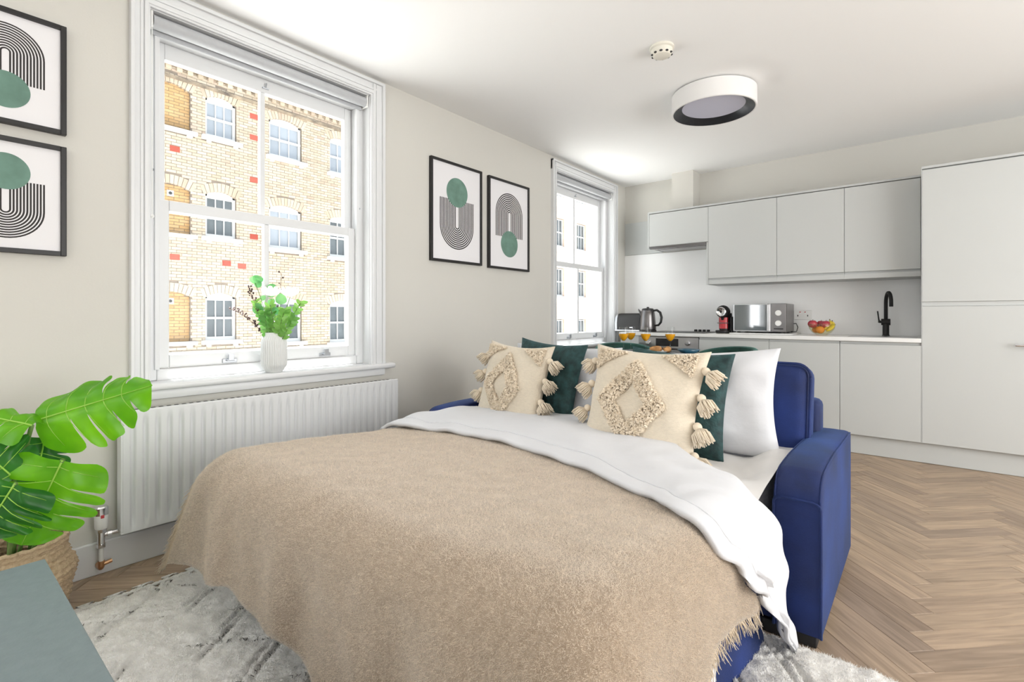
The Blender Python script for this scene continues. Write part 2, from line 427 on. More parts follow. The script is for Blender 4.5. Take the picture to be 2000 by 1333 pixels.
o = bpy.data.objects.new('herringbone_planks', plank_mesh(planks[300:], 'herringbone_planks')); COL.objects.link(o); o.parent = floor; o['kind'] = 'stuff'

struct('ceiling', MB().box(-WT, XR + .1, YF - .1, YB + .1, CH, CH + .12), 'ceiling', label='plain white painted ceiling')
mb = MB(); ys = sorted([W3, W1, W2], key=lambda w_: w_['y0']); prev = YF - .1
for w_ in ys:
    mb.box(-WT, 0, prev, w_['y0'], -.1, CH); mb.box(-WT, 0, w_['y0'], w_['y1'], -.1, w_['z0'] - .03); mb.box(-WT, 0, w_['y0'], w_['y1'], w_['z1'], CH); prev = w_['y1']
mb.box(-WT, 0, prev, YB + .1, -.1, CH)
struct('wall_left', mb, 'wall', label='warm white window wall')
struct('wall_back', MB().box(-.0, XR + .1, YB, YB + .12, -.1, CH), 'wall', label='cream kitchen wall above the units')
struct('wall_right', MB().box(XR, XR + .12, YF - .1, -1.0, -.1, CH).box(XR, XR + .12, -1.0, .25, -.1, CH).box(XR, XR + .12, 3.75, YB + .1, -.1, CH).box(XR, XR + .12, .25, 3.75, -.1, .3).box(XR, XR + .12, .25, 3.75, 2.4, CH), 'wall', label='wall across the room with a wide opening added for fill light')
mb = MB(); mb.box(-WT, 2.8, YF - .12, YF, -.1, CH); mb.box(4.2, XR + .1, YF - .12, YF, -.1, CH); mb.box(2.8, 4.2, YF - .12, YF, -.1, .7); mb.box(2.8, 4.2, YF - .12, YF, 2.3, CH)
struct('wall_front', mb, 'wall', label='wall behind the photographer with an opening added for fill light')
struct('wall_boxing', MB().box(.633, .857, 5.115, YB, 2.163, CH), 'wall', label='boxed-in duct above the extractor cabinet')
mb = MB().rbox(0, .018, YF, 4.69, 0, .135, .004)
struct('baseboard_left', mb, 'trim', label='white skirting board under the radiator')

def sash_window(n, w_, label, blind_label):
    y0, y1, z0, z1 = w_['y0'], w_['y1'], w_['z0'], w_['z1']; top = min(z1 + .095, CH - .012)
    root = thing('window_%d' % n, label, None, (0, (y0 + y1) / 2, z0), kind='structure')
    # architrave with stepped mouldings: left, right, head
    cw = .075 if n != 2 else .07; cr = .098 if n != 2 else .075
    def stile(a, b, sgn):
        m_ = MB().rbox(-.005, .018, min(a, b), max(a, b), z0 - .01, top, .003)
        wdt = abs(b - a)
        for f0, f1, d in ((.10, .32, .026), (.36, .52, .023), (.80, 1.0, .032)):
            p, q_ = (a + sgn * wdt * f0, a + sgn * wdt * f1); m_.rbox(.012, d, min(p, q_), max(p, q_), z0 - .01, top - (.0 if f0 > .7 else .02), .003)
        return m_
    part('architrave', stile(y0, y0 - cw, -1), 'trim', root); part('architrave', stile(y1, y1 + cr, 1), 'trim', root)
    m_ = MB().rbox(-.005, .0175, y0 - cw, y1 + cr, z1, top, .003); h = top - z1
    for f0, f1, d in ((.10, .32, .0258), (.36, .52, .0228), (.80, 1.0, .0318)): m_.rbox(.012, d, y0 - cw * f1, y1 + cr * f1, z1 + h * f0, z1 + h * f1, .003)
    part('architrave_head', m_, 'trim', root)
    # reveal lining
    m_ = MB().box(-WT, .0, y0 - .001, y0 + .004, z0, z1).box(-WT, .0, y1 - .004, y1 + .001, z0, z1).box(-WT, 0, y0, y1, z1 - .004, z1 + .001)
    part('reveal_lining', m_, 'trim', root)
    part('sill', MB().rbox(-.075, .055, y0 - cw - .03, y1 + cr + .065, z0 - .032, z0, .012, 3).box(-WT, -.07, y0, y1, z0 - .03, z0 - .002).rbox(-.005, .03, y0 - cw, y1 + cr, z0 - .075, z0 - .03, .01), 'trim', root, 40)
    # box frame
    m_ = MB().rbox(-.2, -.068, y0, y0 + .045, z0, z1, .004).rbox(-.2, -.068, y1 - .045, y1, z0, z1, .004).rbox(-.199, -.0685, y0 + .045, y1 - .045, z1 - .075, z1, .004).rbox(-.2, -.07, y0 + .045, y1 - .045, z0 - .005, z0 + .052, .006)
    m_.rbox(-.078, -.058, y0 + .035, y0 + .055, z0 + .05, z1 - .07, .003).rbox(-.078, -.058, y1 - .055, y1 - .035, z0 + .05, z1 - .07, .003)
    part('box_frame', m_, 'trim', root)
    ya, yb = y0 + .047, y1 - .047; ym = (ya + yb) / 2 - .02; zm = 1.615 if n != 2 else 1.605
    def sash(nm, xa, xb, za, zb, st, rb, rt):
        s_ = part(nm, MB().rbox(xa, xb, ya, ya + st, za, zb, .004).rbox(xa, xb, yb - st, yb, za, zb, .004).rbox(xa, xb, ya + st, yb - st, za, za + rb, .003).rbox(xa, xb, ya + st, yb - st, zb - rt, zb, .003), 'trim', root)
        part('glazing_bar', MB().rbox(xa + .003, xb - .003, ym - .013, ym + .013, za + rb, zb - rt, .004), 'trim', s_)
        xg = (xa + xb) / 2
        for p, q_ in ((ya + st, ym - .013), (ym + .013, yb - st)): part('pane', MB().box(xg - .002, xg + .002, p - .004, q_ + .004, za + rb - .004, zb - rt + .004), 'pane', s_)
        return s_
    up = sash('upper_sash', -.17, -.13, zm - .035, z1 - .075, .048, .05, .075)
    lo = sash('lower_sash', -.122, -.08, z0 + .055, zm + .012, .052, .062, .05)
    part('sash_hook', MB().rbox(-.132, -.118, ym - .006, ym + .03, z1 - .128, z1 - .122, .002).tube([(-.125, ym + .012, z1 - .125), (-.118, ym + .012, z1 - .108), (-.115, ym + .012, z1 - .100)], .004, 6), 'sash_metal', up)
    for f in (.30, .80):
        yc = ya + (yb - ya) * f; zc = z0 + .072
        m_ = MB().rbox(-.082, -.074, yc - .036, yc + .036, zc - .012, zc + .010, .003).rbox(-.084, -.056, yc - .018, yc + .018, zc - .002, zc + .005, .002).rbox(-.062, -.055, yc - .014, yc + .014, zc, zc + .034, .002)
        part('sash_lift', m_, 'sash_metal', lo)
    for yy in (y0 + .03, y1 - .03): part('sash_stop', MB().ball((-.066, yy, zm + .14), .006, 8, 6), 'sash_metal', root)
    if not blind_label: return root
    bl = thing('roller_blind', blind_label, 'blind', (-.03, (y0 + y1) / 2, z1 - .075))
    c = (-.028, 0, z1 - .042); r_ = .030
    part('fabric_roll', MB().lathe([(r_, y0 + .018), (r_, y1 - .018)], c, 28, 'y'), 'blind', bl, 40)
    part('hem_bar', MB().rbox(-.060, -.052, y0 + .02, y1 - .02, z1 - .088, z1 - .035, .003), 'blind', bl)
    for yy in (y0 + .010, y1 - .014): part('bracket', MB().rbox(-.062, .0, yy - .005, yy + .005, z1 - .078, z1 - .004, .003), 'plastic_white', bl)
    return root
sash_window(1, W1, 'large white sash window above the radiator', 'rolled-up grey blind at the top of the large window')
sash_window(2, W2, 'far white sash window beside the kitchen', 'rolled-up grey blind at the top of the far kitchen window')
sash_window(3, W3, 'white sash window added behind the photographer for its light', None)  # unseen window, added to bring light in from the plant side
def added_window(n, lab, axis, at_, a0, a1, z0, z1, k):
    root = thing('window_%d' % n, lab, None, (at_, (a0 + a1) / 2, z0) if axis == 'x' else ((a0 + a1) / 2, at_, z0), kind='structure')
    def bx_(p, q_, za, zb, d=.03):
        return (at_ - d, at_ + d, p, q_, za, zb) if axis == 'x' else (p, q_, at_ - d, at_ + d, za, zb)
    part('frame', MB().box(*bx_(a0, a0 + .06, z0, z1)).box(*bx_(a1 - .06, a1, z0, z1)).box(*bx_(a0 + .06, a1 - .06, z0, z0 + .06)).box(*bx_(a0 + .06, a1 - .06, z1 - .06, z1)), 'trim', root)
    for i in range(k):
        p, q_ = a0 + .06 + (a1 - a0 - .12) * i / k, a0 + .06 + (a1 - a0 - .12) * (i + 1) / k
        part('pane', MB().box(*bx_(p + .02, q_ - .02, z0 + .06, z1 - .06, .003)), 'pane', root)
        if i: part('mullion', MB().box(*bx_(p - .02, p + .02, z0 + .06, z1 - .06, .025)), 'trim', root)
added_window(4, 'wide window added across the room for fill light, out of view', 'x', XR + .07, .25, 3.75, .3, 2.4, 4)  # made-up window that frames the side fill light
added_window(5, 'window added in the wall behind the photographer for fill light', 'y', YF - .07, 2.8, 4.2, .7, 2.3, 2)  # unseen window, added together with the rear fill light
part('blind_chain', MB().tube([(-.01, W1['y0'] + .012, 2.40), (-.008, W1['y0'] + .012, 1.6), (-.008, W1['y0'] + .012, 1.52)], .0025, 5).ball((-.008, W1['y0'] + .012, 1.53), .009, 8, 6), 'plastic_white', bpy.data.objects['roller_blind'])
# ================================================================ building across the street
FX = -12.0
bld = thing('apartment_building', 'cream brick apartment building across the street with white sash windows', 'building', (FX, 12, -3.2))
cols = [(3.75, 4.68, 'blind'), (5.03, 5.80, 'sash'), (6.70, 7.68, 'sash'), (8.62, 9.55, 'sash'), (1.9, 2.75, 'sash'), (10.6, 11.5, 'sash')]
rows = [(5.86, 7.0), (3.18, 4.44), (.42, 1.70)]
opens = []
for ci, (a, b, k) in enumerate(cols):
    sh = {0: 0, 1: 0, 2: -.12, 3: -.2, 4: .1, 5: -.25}[ci]
    for ri, (z0, z1) in enumerate(rows): opens.append((a, b, z0 + sh * (.9 if ri == 0 else 1), z1 + sh * .6, k, ri, ci))
YL, YH, ZL, ZH = 1.0, 12.4, -.35, 8.4
# mortar backing with holes at the openings
def wall_with_holes(mb, x0, x1, ya, yb, za, zb, holes):
    ys_ = sorted({ya, yb, *[h[0] for h in holes], *[h[1] for h in holes]})
    for p, q_ in zip(ys_, ys_[1:]):
        c = (p + q_) / 2; hs = sorted([h for h in holes if h[0] < c < h[1]], key=lambda h: h[2]); z = za
        for h in hs: mb.box(x0, x1, p, q_, z, h[2]); z = h[3]
        mb.box(x0, x1, p, q_, z, zb)
    return mb
mb = wall_with_holes(MB(), FX - .3, FX - .012, YL, YH, -3.2, 8.6, opens)
SPR = .13
def arch_z(o_, y):   # segmental arch underside
    a, b, z0, z1 = o_[:4]; t = (y - (a + b) / 2) / ((b - a) / 2); return z1 - SPR * t * t
for o_ in opens:   # spandrels
    a, b, z0, z1 = o_[:4]; n_ = 12
    for i in range(n_):
        p, q_ = a + (b - a) * i / n_, a + (b - a) * (i + 1) / n_; k = len(mb.v)
        zp, zq = arch_z(o_, p), arch_z(o_, q_)
        mb.add([(FX - .012, p, zp), (FX - .012, q_, zq), (FX - .012, q_, z1 + .001), (FX - .012, p, z1 + .001), (FX - .2, p, zp), (FX - .2, q_, zq)], [(0, 1, 2, 3), (0, 4, 5, 1)])
part('wall', mb, 'mortar', bld)
def brick_box(y0, y1, z0, z1, x=FX, d=.03): return ([(x - d, y0, z0), (x, y0, z0), (x, y1, z0), (x - d, y1, z0), (x - d, y0, z1), (x, y0, z1), (x, y1, z1), (x - d, y1, z1)],
     [(3, 2, 1, 0), (4, 5, 6, 7), (0, 1, 5, 4), (1, 2, 6, 5), (2, 3, 7, 6)])
bricks = []   # (size seen, verts, faces, tone)
def visible_size(vs):
    c = proj(tuple(sum(v[k] for v in vs) / len(vs) for k in range(3)))
    if c is None: return 0
    if not (318 < c[0] < 668 and 120 < c[1] < 690): return 0
    return 1 / c[2]
BL, BH, J = .232, .078, .011
z = ZL; r = 0
while z < ZH:
    y = YL - (r % 2) * BL / 2
    while y < YH:
        a, b = max(y + J / 2, YL), min(y + BL - J / 2, YH); c = (z, z + BH - J)
        segs = [(a, b)]
        for o_ in opens:
            A, B, z0, z1 = o_[:4]
            if c[1] > z0 - .10 and c[0] < z1 + .235:
                ex = 0 if c[0] < z1 - SPR + .0 else .05
                # below the springing: cut at the jambs; arch zone: drop bricks inside the ring
                ns = []
                for (p, q_) in segs:
                    if c[1] <= z1 - SPR + .03: lo, hi = A, B
                    else:
                        t = 1 - (max(c[0] - .235, z1 - SPR) - (z1 - SPR)) / SPR; hw = (B - A) / 2 * math.sqrt(max(0, t)) if c[0] - .235 < z1 else 0
                        hw = (B - A) / 2 + .06 if c[0] < z1 - SPR + .2 else hw
                        lo, hi = (A + B) / 2 - hw, (A + B) / 2 + hw
                    if c[1] < z0 + .0: lo, hi = A - .1, B + .1
                    if q_ <= lo or p >= hi: ns.append((p, q_))
                    else:
                        if lo - p > .04: ns.append((p, lo))
                        if q_ - hi > .04: ns.append((hi, q_))
                segs = ns
        for (p, q_) in segs:
            if q_ - p > .03:
                vs, fs = brick_box(p, q_, c[0], c[1], FX + random.uniform(-.003, .003)); bricks.append([visible_size(vs), vs, fs, random.random()])
        y += BL
    z += BH; r += 1
for o_ in opens:   # arch rings of upright bricks
    a, b, z0, z1 = o_[:4]; n_ = int((b - a + .1) / .083)
    for i in range(n_):
        p, q_ = a - .05 + (b - a + .1) * i / n_ + .005, a - .05 + (b - a + .1) * (i + 1) / n_ - .005
        cc = (a + b) / 2; tl = lambda y_: (y_ - cc) * .22
        zp, zq = arch_z(o_, min(max(p, a), b)), arch_z(o_, min(max(q_, a), b))
        vs = [(FX - .1, p, zp), (FX + .004, p, zp), (FX + .004, q_, zq), (FX - .1, q_, zq), (FX - .1, p + tl(p), zp + .225), (FX + .004, p + tl(p), zp + .225), (FX + .004, q_ + tl(q_), zq + .225), (FX - .1, q_ + tl(q_), zq + .225)]
        bricks.append([visible_size(vs), vs, [(3, 2, 1, 0), (4, 5, 6, 7), (0, 1, 5, 4), (1, 2, 6, 5), (2, 3, 7, 6)], random.random()])
bricks.sort(key=lambda t: -t[0])
def brick_obj(items, name, m):
    mb = MB(); tn = []
    for _, vs, fs, t in items: mb.add(vs, fs); tn += [t] * len(fs)
    o = part(name, mb, m, bld); a = o.data.attributes.new('tone', 'FLOAT', 'FACE'); a.data.foreach_set('value', tn); return o
for b_ in bricks[:300]: brick_obj([b_], 'brick', 'brick')
brick_obj(bricks[300:], 'brickwork', 'brick')['kind'] = 'stuff'
# bricked-up openings, red ventilation bricks
for o_ in opens:
    a, b, z0, z1, k, ri, ci = o_
    if k != 'blind': continue
    its = []; z = z0; r = 0
    while z < z1:
        y = a - (r % 2) * BL / 2
        while y < b:
            p, q_ = max(a, y + J / 2), min(b, y + BL - J / 2)
            zt = min(z + BH - J, arch_z(o_, (p + q_) / 2))
            if q_ - p > .02 and zt - z > .02: vs, fs = brick_box(p, q_, z, zt, FX - .075); its.append([0, vs, fs, random.random()])
            y += BL
        z += BH; r += 1
    w_ = part('bricked_up_window', MB().box(FX - .2, FX - .085, a, b, z0, z1), 'mortar', bld, label='window opening filled with orange brick')
    mb = MB(); tn = []
    for _, vs, fs, t in its: mb.add(vs, fs); tn += [t] * len(fs)
    o = part('infill_bricks', mb, 'brick_infill', w_, kind='stuff'); a_ = o.data.attributes.new('tone', 'FLOAT', 'FACE'); a_.data.foreach_set('value', tn)
    part('sill', MB().rbox(FX - .1, FX + .10, a - .08, b + .14, z0 - .10, z0, .01), 'stone_white', w_)
    part('bracket', MB().rbox(FX - .02, FX + .08, b - .09, b + .03, z0 - .17, z0 - .10, .01), 'stone_white', w_)
    if ri > 0:
        yc, zc = a + .50, z1 - .24
        v_ = part('vent', MB().rbox(FX - .08, FX - .06, yc - .075, yc + .075, zc - .075, zc + .075, .006).ball((FX - .058, yc, zc), .001, 4, 3), 'stone_white', w_); part('vent_hole', MB().lathe([(.042, FX - .061), (.042, FX - .057)], (0, yc, zc), 16, 'x'), 'vent_dark', w_)
for (y, z) in ((4.33, 5.33), (6.27, 6.75), (6.27, 6.15), (6.27, 4.95), (6.27, 3.33), (4.33, 2.58), (5.55, 2.52), (5.95, 2.47)):
    part('vent_brick', MB().rbox(FX - .01, FX + .008, y - .11, y + .11, z - .075, z + .075, .006), 'brick_red', bld)
# sash windows
def far_window(a, b, z0, z1, pane_m, arched=True, x=FX, blind=False):
    w_ = part('window', MB().box(x - .22, x - .19, a, b, z0, z1), 'vent_dark', bld)
    fw = .065; zi = z1 - (SPR + .04 if arched else .05); mb = MB()
    mb.box(x - .18, x - .09, a, a + fw, z0, z1 - .02).box(x - .18, x - .09, b - fw, b, z0, z1 - .02).box(x - .18, x - .08, a, b, z0, z0 + .10)
    if arched:
        n_ = 10
        for i in range(n_):
            p, q_ = a + (b - a) * i / n_, a + (b - a) * (i + 1) / n_; o_ = (a, b, z0, z1)
            mb.add([(x - .09, p, zi), (x - .09, q_, zi), (x - .09, q_, arch_z(o_, q_) + .01), (x - .09, p, arch_z(o_, p) + .01)], [(0, 1, 2, 3)])
    mb.box(x - .18, x - .085, a, b, zi - .03, zi + .02)
    zm = (z0 + .1 + zi) / 2; mb.box(x - .18, x - .075, a, b, zm - .028, zm + .028)
    for k in (1, 2):
        yy = a + fw + (b - a - 2 * fw) * k / 3; mb.box(x - .17, x - .10, yy - .012, yy + .012, z0 + .08, zi)
    part('frame', mb, 'frame_white', w_)
    for k in range(3):
        p = a + fw + (b - a - 2 * fw) * k / 3; q_ = a + fw + (b - a - 2 * fw) * (k + 1) / 3
        for (za, zb) in ((z0 + .1, zm - .028), (zm + .028, zi - .03)): part('pane', MB().box(x - .15, x - .14, p + .01, q_ - .01, za, zb), pane_m, w_)
    part('sill', MB().rbox(x - .12, x + .11, a - .10, b + .14, z0 - .10, z0 + .01, .01), 'stone_white', w_)
    for yy in (a + .02, b - .08): part('bracket', MB().rbox(x - .02, x + .08, yy, yy + .1, z0 - .165, z0 - .10, .01), 'stone_white', w_)
for o_ in opens:
    a, b, z0, z1, k, ri, ci = o_
    if k == 'sash': far_window(a, b, z0, z1, 'pane_pale' if (ri == 0 or (ci == 2 and ri == 1)) else 'pane_dark')
# cornice: projecting courses and dentils
mb = MB().box(FX - .05, FX + .05, YL, YH, 7.10, 7.17)
part('cornice_string', mb, 'brick_sooty', bld)
for i in range(int((YH - YL) / .24)):
    y = YL + i * .24; part('dentil', MB().box(FX - .02, FX + .07, y, y + .12, 7.31, 7.40), 'brick', bld)
part('cornice', MB().box(FX - .05, FX + .13, YL, YH, 7.40, 7.52).box(FX - .05, FX + .17, YL, YH, 7.52, 7.60).box(FX - .3, FX + .06, YL, YH, 7.60, 8.6), 'brick_sooty', bld)
part('string_course', MB().box(FX - .05, FX + .04, YL, YH, .08, .16).box(FX - .05, FX + .07, YL, YH, -.5, .08), 'stone_white', bld)
# the terrace further along the street (too far away to tell bricks apart)
ter = thing('brick_terrace', 'pale pink brick terrace further along the street, seen through the far window', 'building', (FX, 19, -3.2))
m = bpy.data.materials.new('far_brick'); m.use_nodes = True; nt = m.node_tree
bt = nt.nodes.new('ShaderNodeTexBrick'); tc = nt.nodes.new('ShaderNodeTexCoord'); mp = nt.nodes.new('ShaderNodeMapping'); mp.inputs['Rotation'].default_value = (PI / 2, 0, PI / 2)
nt.links.new(tc.outputs['Object'], mp.inputs['Vector']); nt.links.new(mp.outputs[0], bt.inputs['Vector'])
bt.inputs['Scale'].default_value = 2.2; bt.inputs['Color1'].default_value = (.72, .54, .42, 1); bt.inputs['Color2'].default_value = (.64, .45, .34, 1); bt.inputs['Mortar'].default_value = (.7, .62, .52, 1)
nt.links.new(bt.outputs['Color'], nt.nodes['Principled BSDF'].inputs['Base Color']); nt.nodes['Principled BSDF'].inputs['Roughness'].default_value = .9; M['far_brick'] = m
far_open = []
for y in (14.2, 16.4, 18.6, 21.2, 23.4):
    for z0 in (-.6, 2.1, 4.7, 7.3): far_open.append((y, y + .95, z0, z0 + 1.5))
part('wall', wall_with_holes(MB(), FX - .3, FX, 12.4, 25.2, -3.2, 10.5, far_open), 'far_brick', ter)
bld_, bld = bld, ter
for (a, b, z0, z1) in far_open: far_window(a, b, z0, z1, 'pane_dark', arched=False)
bld = bld_
tag(solo('street', MB().box(-40, -WT - .05, -25, 60, -3.4, -3.2), 'street', 'grey street below the windows', None), None, None, kind='structure')
# ================================================================ kitchen
KD = 4.70          # front plane of base doors
WZ = .915          # worktop top
def door(parent, x0, x1, z0, z1, y, name='door', label=None):
    return part(name, MB().rbox(x0 + .0015, x1 - .0015, y, y + .02, z0, z1, .0015, 1), 'cabinet', parent, label=label)
bx = [1.057, 1.652, 2.162, 2.663]
blab = ['pale grey base cabinet next to the oven', 'pale grey base cabinet below the fruit bowl', 'pale grey base cabinet below the black tap']
for i in range(3):
    t = thing('base_cabinet', blab[i], 'cabinet', ((bx[i] + bx[i + 1]) / 2, 5.0, .15), group='base cabinets under the white worktop')
    part('body', MB().box(bx[i] + .001, bx[i + 1] - .001, KD + .021, YB - .01, .15, .882), 'carcass', t)
    door(t, bx[i], bx[i + 1], .155, .862, KD)
    part('handle_rail', MB().box(bx[i] + .002, bx[i + 1] - .002, KD + .012, KD + .0205, .864, .882), 'carcass', t)
t = thing('corner_filler', 'narrow pale grey filler panel left of the oven', 'panel', (.355, 5.0, .15))
part('panel', MB().rbox(.255, .455, KD, YB - .01, .15, .882, .002), 'cabinet', t)
ov = thing('oven', 'built-in steel oven with black display and round knobs', 'oven', (.757, 5.0, .15))
part('body', MB().box(.459, 1.055, KD + .021, YB - .01, .15, .882), 'steel_dark', ov)
part('control_panel', MB().rbox(.46, 1.054, KD, KD + .02, .765, .875, .003), 'steel', ov)
part('display', MB().rbox(.637, .863, KD - .002, KD + .01, .785, .86, .002), 'black', ov)
for xx in (.56, .952): part('knob', MB().lathe([(.021, KD - .022), (.023, KD - .018), (.023, KD + .002)], (xx, 0, .82), 24, 'y'), 'chrome', ov, 40)
part('oven_door', MB().rbox(.46, 1.054, KD, KD + .02, .30, .755, .003), 'black', ov)
part('door_handle', MB().tube([(.50, KD - .04, .715), (1.014, KD - .04, .715)], .010, 10).tube([(.53, KD - .04, .715), (.53, KD + .005, .715)], .007, 8).tube([(.985, KD - .04, .715), (.985, KD + .005, .715)], .007, 8), 'steel', ov, 40)
part('drawer', MB().rbox(.46, 1.054, KD, KD + .02, .155, .295, .002), 'cabinet', ov)
solo('worktop', MB().rbox(.25, 2.661, KD - .022, YB - .012, .884, WZ, .003), 'worktop', 'long white worktop over the base cabinets', 'worktop')
solo('splashback', MB().rbox(.0, 2.661, YB - .012, YB - .0005, .86, 1.775, .002), 'splash', 'glossy white splashback panel behind the worktop', 'splashback')
tag(solo('plinth', MB().rbox(.255, 3.9, KD + .045, KD + .062, .002, .152, .002), 'cabinet', 'long pale grey plinth along the foot of the kitchen units', 'plinth'), None, None)
# tall units
tx = [2.665, 3.265, 3.865]
for i, lab in enumerate(['tall pale grey cabinet at the right end of the worktop', 'tall pale grey cabinet at the far right edge']):
    t = thing('tall_cabinet', lab, 'cabinet', ((tx[i] + tx[i + 1]) / 2, 5.0, .15), group='tall cabinets')
    part('body', MB().box(tx[i] + .001, tx[i + 1] - .001, KD + .021, YB - .002, .15, 2.148), 'carcass', t)
    if i == 0: part('end_panel', MB().rbox(tx[i] - .003, tx[i] + .001, KD - .001, YB - .002, .152, 2.165, .001, 1), 'carcass', t)
    part('top_panel', MB().rbox(tx[i], tx[i + 1], KD - .002, YB - .002, 2.150, 2.168, .001, 1), 'carcass', t)
    d1 = door(t, tx[i], tx[i + 1], .155, 1.150, KD, label='lower door'); d2 = door(t, tx[i], tx[i + 1], 1.183, 2.141, KD, label='upper door')
    part('handle_rail', MB().box(tx[i] + .002, tx[i + 1] - .002, KD + .012, KD + .0205, 1.152, 1.182), 'cabinet', t)
    if i == 0:
        part('handle', MB().tube([(3.145, KD - .035, .885), (3.155, KD - .038, .885), (3.245, KD - .038, .885), (3.25, KD, .885)], .009, 10), 'chrome', d1, 40, label='chrome bar handle')
# wall units
UY = 4.93; ux = [.465, 1.067, 1.665, 2.169, 2.660]
ulab = ['short pale grey wall cabinet above the extractor', 'pale grey wall cabinet next to the short extractor cabinet', 'middle pale grey wall cabinet above the microwave', 'pale grey wall cabinet touching the tall unit, above the tap']
for i in range(4):
    t = thing('wall_cabinet', ulab[i], 'cabinet', ((ux[i] + ux[i + 1]) / 2, 5.12, 1.38), group='wall cabinets above the worktop')
    zb = 1.815 if i == 0 else 1.39
    part('body', MB().box(ux[i] + .001, ux[i + 1] - .001, UY + .021, YB - .0125 if i else YB - .002, zb - .005, 2.143), 'carcass', t)
    zd = 1.80 if i == 0 else 1.443
    door(t, ux[i], ux[i + 1], zd, 2.138, UY)
    part('top_panel', MB().rbox(ux[i], ux[i + 1], UY - .002, YB - .002, 2.145, 2.162, .001, 1), 'carcass', t)
    if i: part('light_rail', MB().rbox(ux[i], ux[i + 1], UY + .004, UY + .0205, 1.385, 1.425, .002), 'carcass', t)
    if i == 1: part('end_panel', MB().rbox(ux[1] - .0165, ux[1] - .0005, UY - .001, YB - .013, 1.385, 1.795, .001, 1), 'carcass', t)
    if i == 0: part('end_panel', MB().rbox(ux[0] - .0165, ux[0] - .0005, UY - .001, YB - .002, 1.785, 2.16, .001, 1), 'carcass', t)
hood = thing('extractor_hood', 'slim steel extractor hood under the short wall cabinet', 'extractor', (.76, 5.1, 1.77))
part('body', MB().rbox(.485, 1.045, UY + .03, YB - .03, 1.785, 1.809, .004), 'steel', hood)
part('visor', MB().rbox(.475, 1.049, UY - .012, UY + .028, 1.772, 1.797, .003), 'steel_dark', hood)
part('filter', MB().rbox(.52, 1.01, UY + .08, YB - .08, 1.774, 1.786, .002), 'steel_dark', hood)
solo('filler_panel', MB().rbox(.002, .447, YB - .011, YB - .0005, 1.779, 2.147, .002), 'cabinet', 'grey panel on the wall between window and extractor cabinet', 'panel')
# ---- small appliances on the worktop
z = WZ
to = thing('toaster', 'dark grey metal toaster beside the kettle', 'toaster', (.205, 5.03, z))
# body: rounded slab
mb = MB()
def toaster(u, v):
    a = v * PI; yy = 4.955 + .15 * (1 - v)
    return (0, 0, 0)
prof = [(-.085, .015), (-.087, .09), (-.078, .145), (-.055, .182), (-.03, .192), (.03, .192), (.055, .182), (.078, .145), (.087, .09), (.085, .015)]
def ext(prof, x0, x1, yc, zb):
    m_ = MB(); n_ = len(prof)
    m_.v = [(x0, yc + p[0], zb + p[1]) for p in prof] + [(x1, yc + p[0], zb + p[1]) for p in prof]
    m_.f = [(i, i + 1, n_ + i + 1, n_ + i) for i in range(n_ - 1)] + [tuple(range(n_))[::-1], tuple(range(n_, 2 * n_)), (n_ - 1, 0, n_, 2 * n_ - 1)]
    return m_
part('body', ext(prof, .085, .345, 5.03, z), 'toaster', to, 40)
part('end_cap', ext([(p[0] * .97, p[1] * .98) for p in prof], .060, .0845, 5.03, z), 'steel', to, 40); part('end_cap', ext([(p[0] * .97, p[1] * .98) for p in prof], .3455, .362, 5.03, z), 'toaster', to, 40)
part('base', MB().rbox(.06, .362, 4.938, 5.122, z + .001, z + .016, .004), 'chrome', to)
for yy in (5.005, 5.055): part('slot', MB().box(.105, .325, yy - .014, yy + .014, z + .1915, z + .1935), 'black', to)
part('lever', MB().rbox(.05, .061, 5.015, 5.045, z + .12, z + .135, .003), 'black', to)
part('badge', MB().rbox(.235, .27, 4.9415, 4.946, z + .036, z + .046, .001), 'chrome', to)
ke = thing('kettle', 'dark steel kettle with black loop handle', 'kettle', (.445, 4.94, z))
kc = (.445, 4.94, z)
part('base', MB().lathe([(.085, .001), (.088, .006), (.088, .018), (.08, .022)], kc, 32), 'black', ke, 40)
part('body', MB().lathe([(.082, .023), (.084, .03), (.08, .10), (.074, .17), (.068, .215), (.062, .222)], kc, 36), 'steel_dark', ke, 40)
part('lid', MB().lathe([(.062, .223), (.06, .236), (.05, .244), (.0001, .248)], kc, 32).lathe([(.012, .244), (.014, .256), (.001, .26)], kc, 16), 'black', ke, 40)
part('spout', MB().grid(lambda a, b: (kc[0] - .055 - .05 * b - 0 * a, kc[1] + (a - .5) * .07 * (1 - .75 * b), z + .185 + .045 * b + .012 * math.cos((a - .5) * PI)), 8, 5).grid(lambda a, b: (kc[0] - .06 - .045 * b, kc[1] + (a - .5) * .07 * (1 - .75 * b), z + .15 + .08 * b - .02 * math.cos((a - .5) * PI) * (1 - b)), 8, 5), 'steel_dark', ke, True)
part('handle', MB().tube([(kc[0] + .055, kc[1], z + .22), (kc[0] + .10, kc[1], z + .225), (kc[0] + .135, kc[1], z + .20), (kc[0] + .15, kc[1], z + .15), (kc[0] + .142, kc[1], z + .10), (kc[0] + .118, kc[1], z + .07), (kc[0] + .08, kc[1], z + .065)], [.011, .012, .013, .013, .012, .011, .010], 10), 'black', ke, True)
ho = thing('hob', 'flat black glass hob with four knobs', 'hob', (.757, 4.99, z))
part('glass', MB().rbox(.50, 1.09, 4.76, 5.22, z + .0003, z + .006, .002), 'black', ho)
for i in range(4): part('knob', MB().lathe([(.016, .006), (.017, .012), (.015, .026), (.0001, .027)], (.865 + i * .042, 5.17, z), 16), 'black', ho, 40)
cm = thing('coffee_machine', 'black and red capsule coffee machine left of the microwave', 'coffee machine', (1.215, 4.98, z))
c = (1.205, 4.93, z)
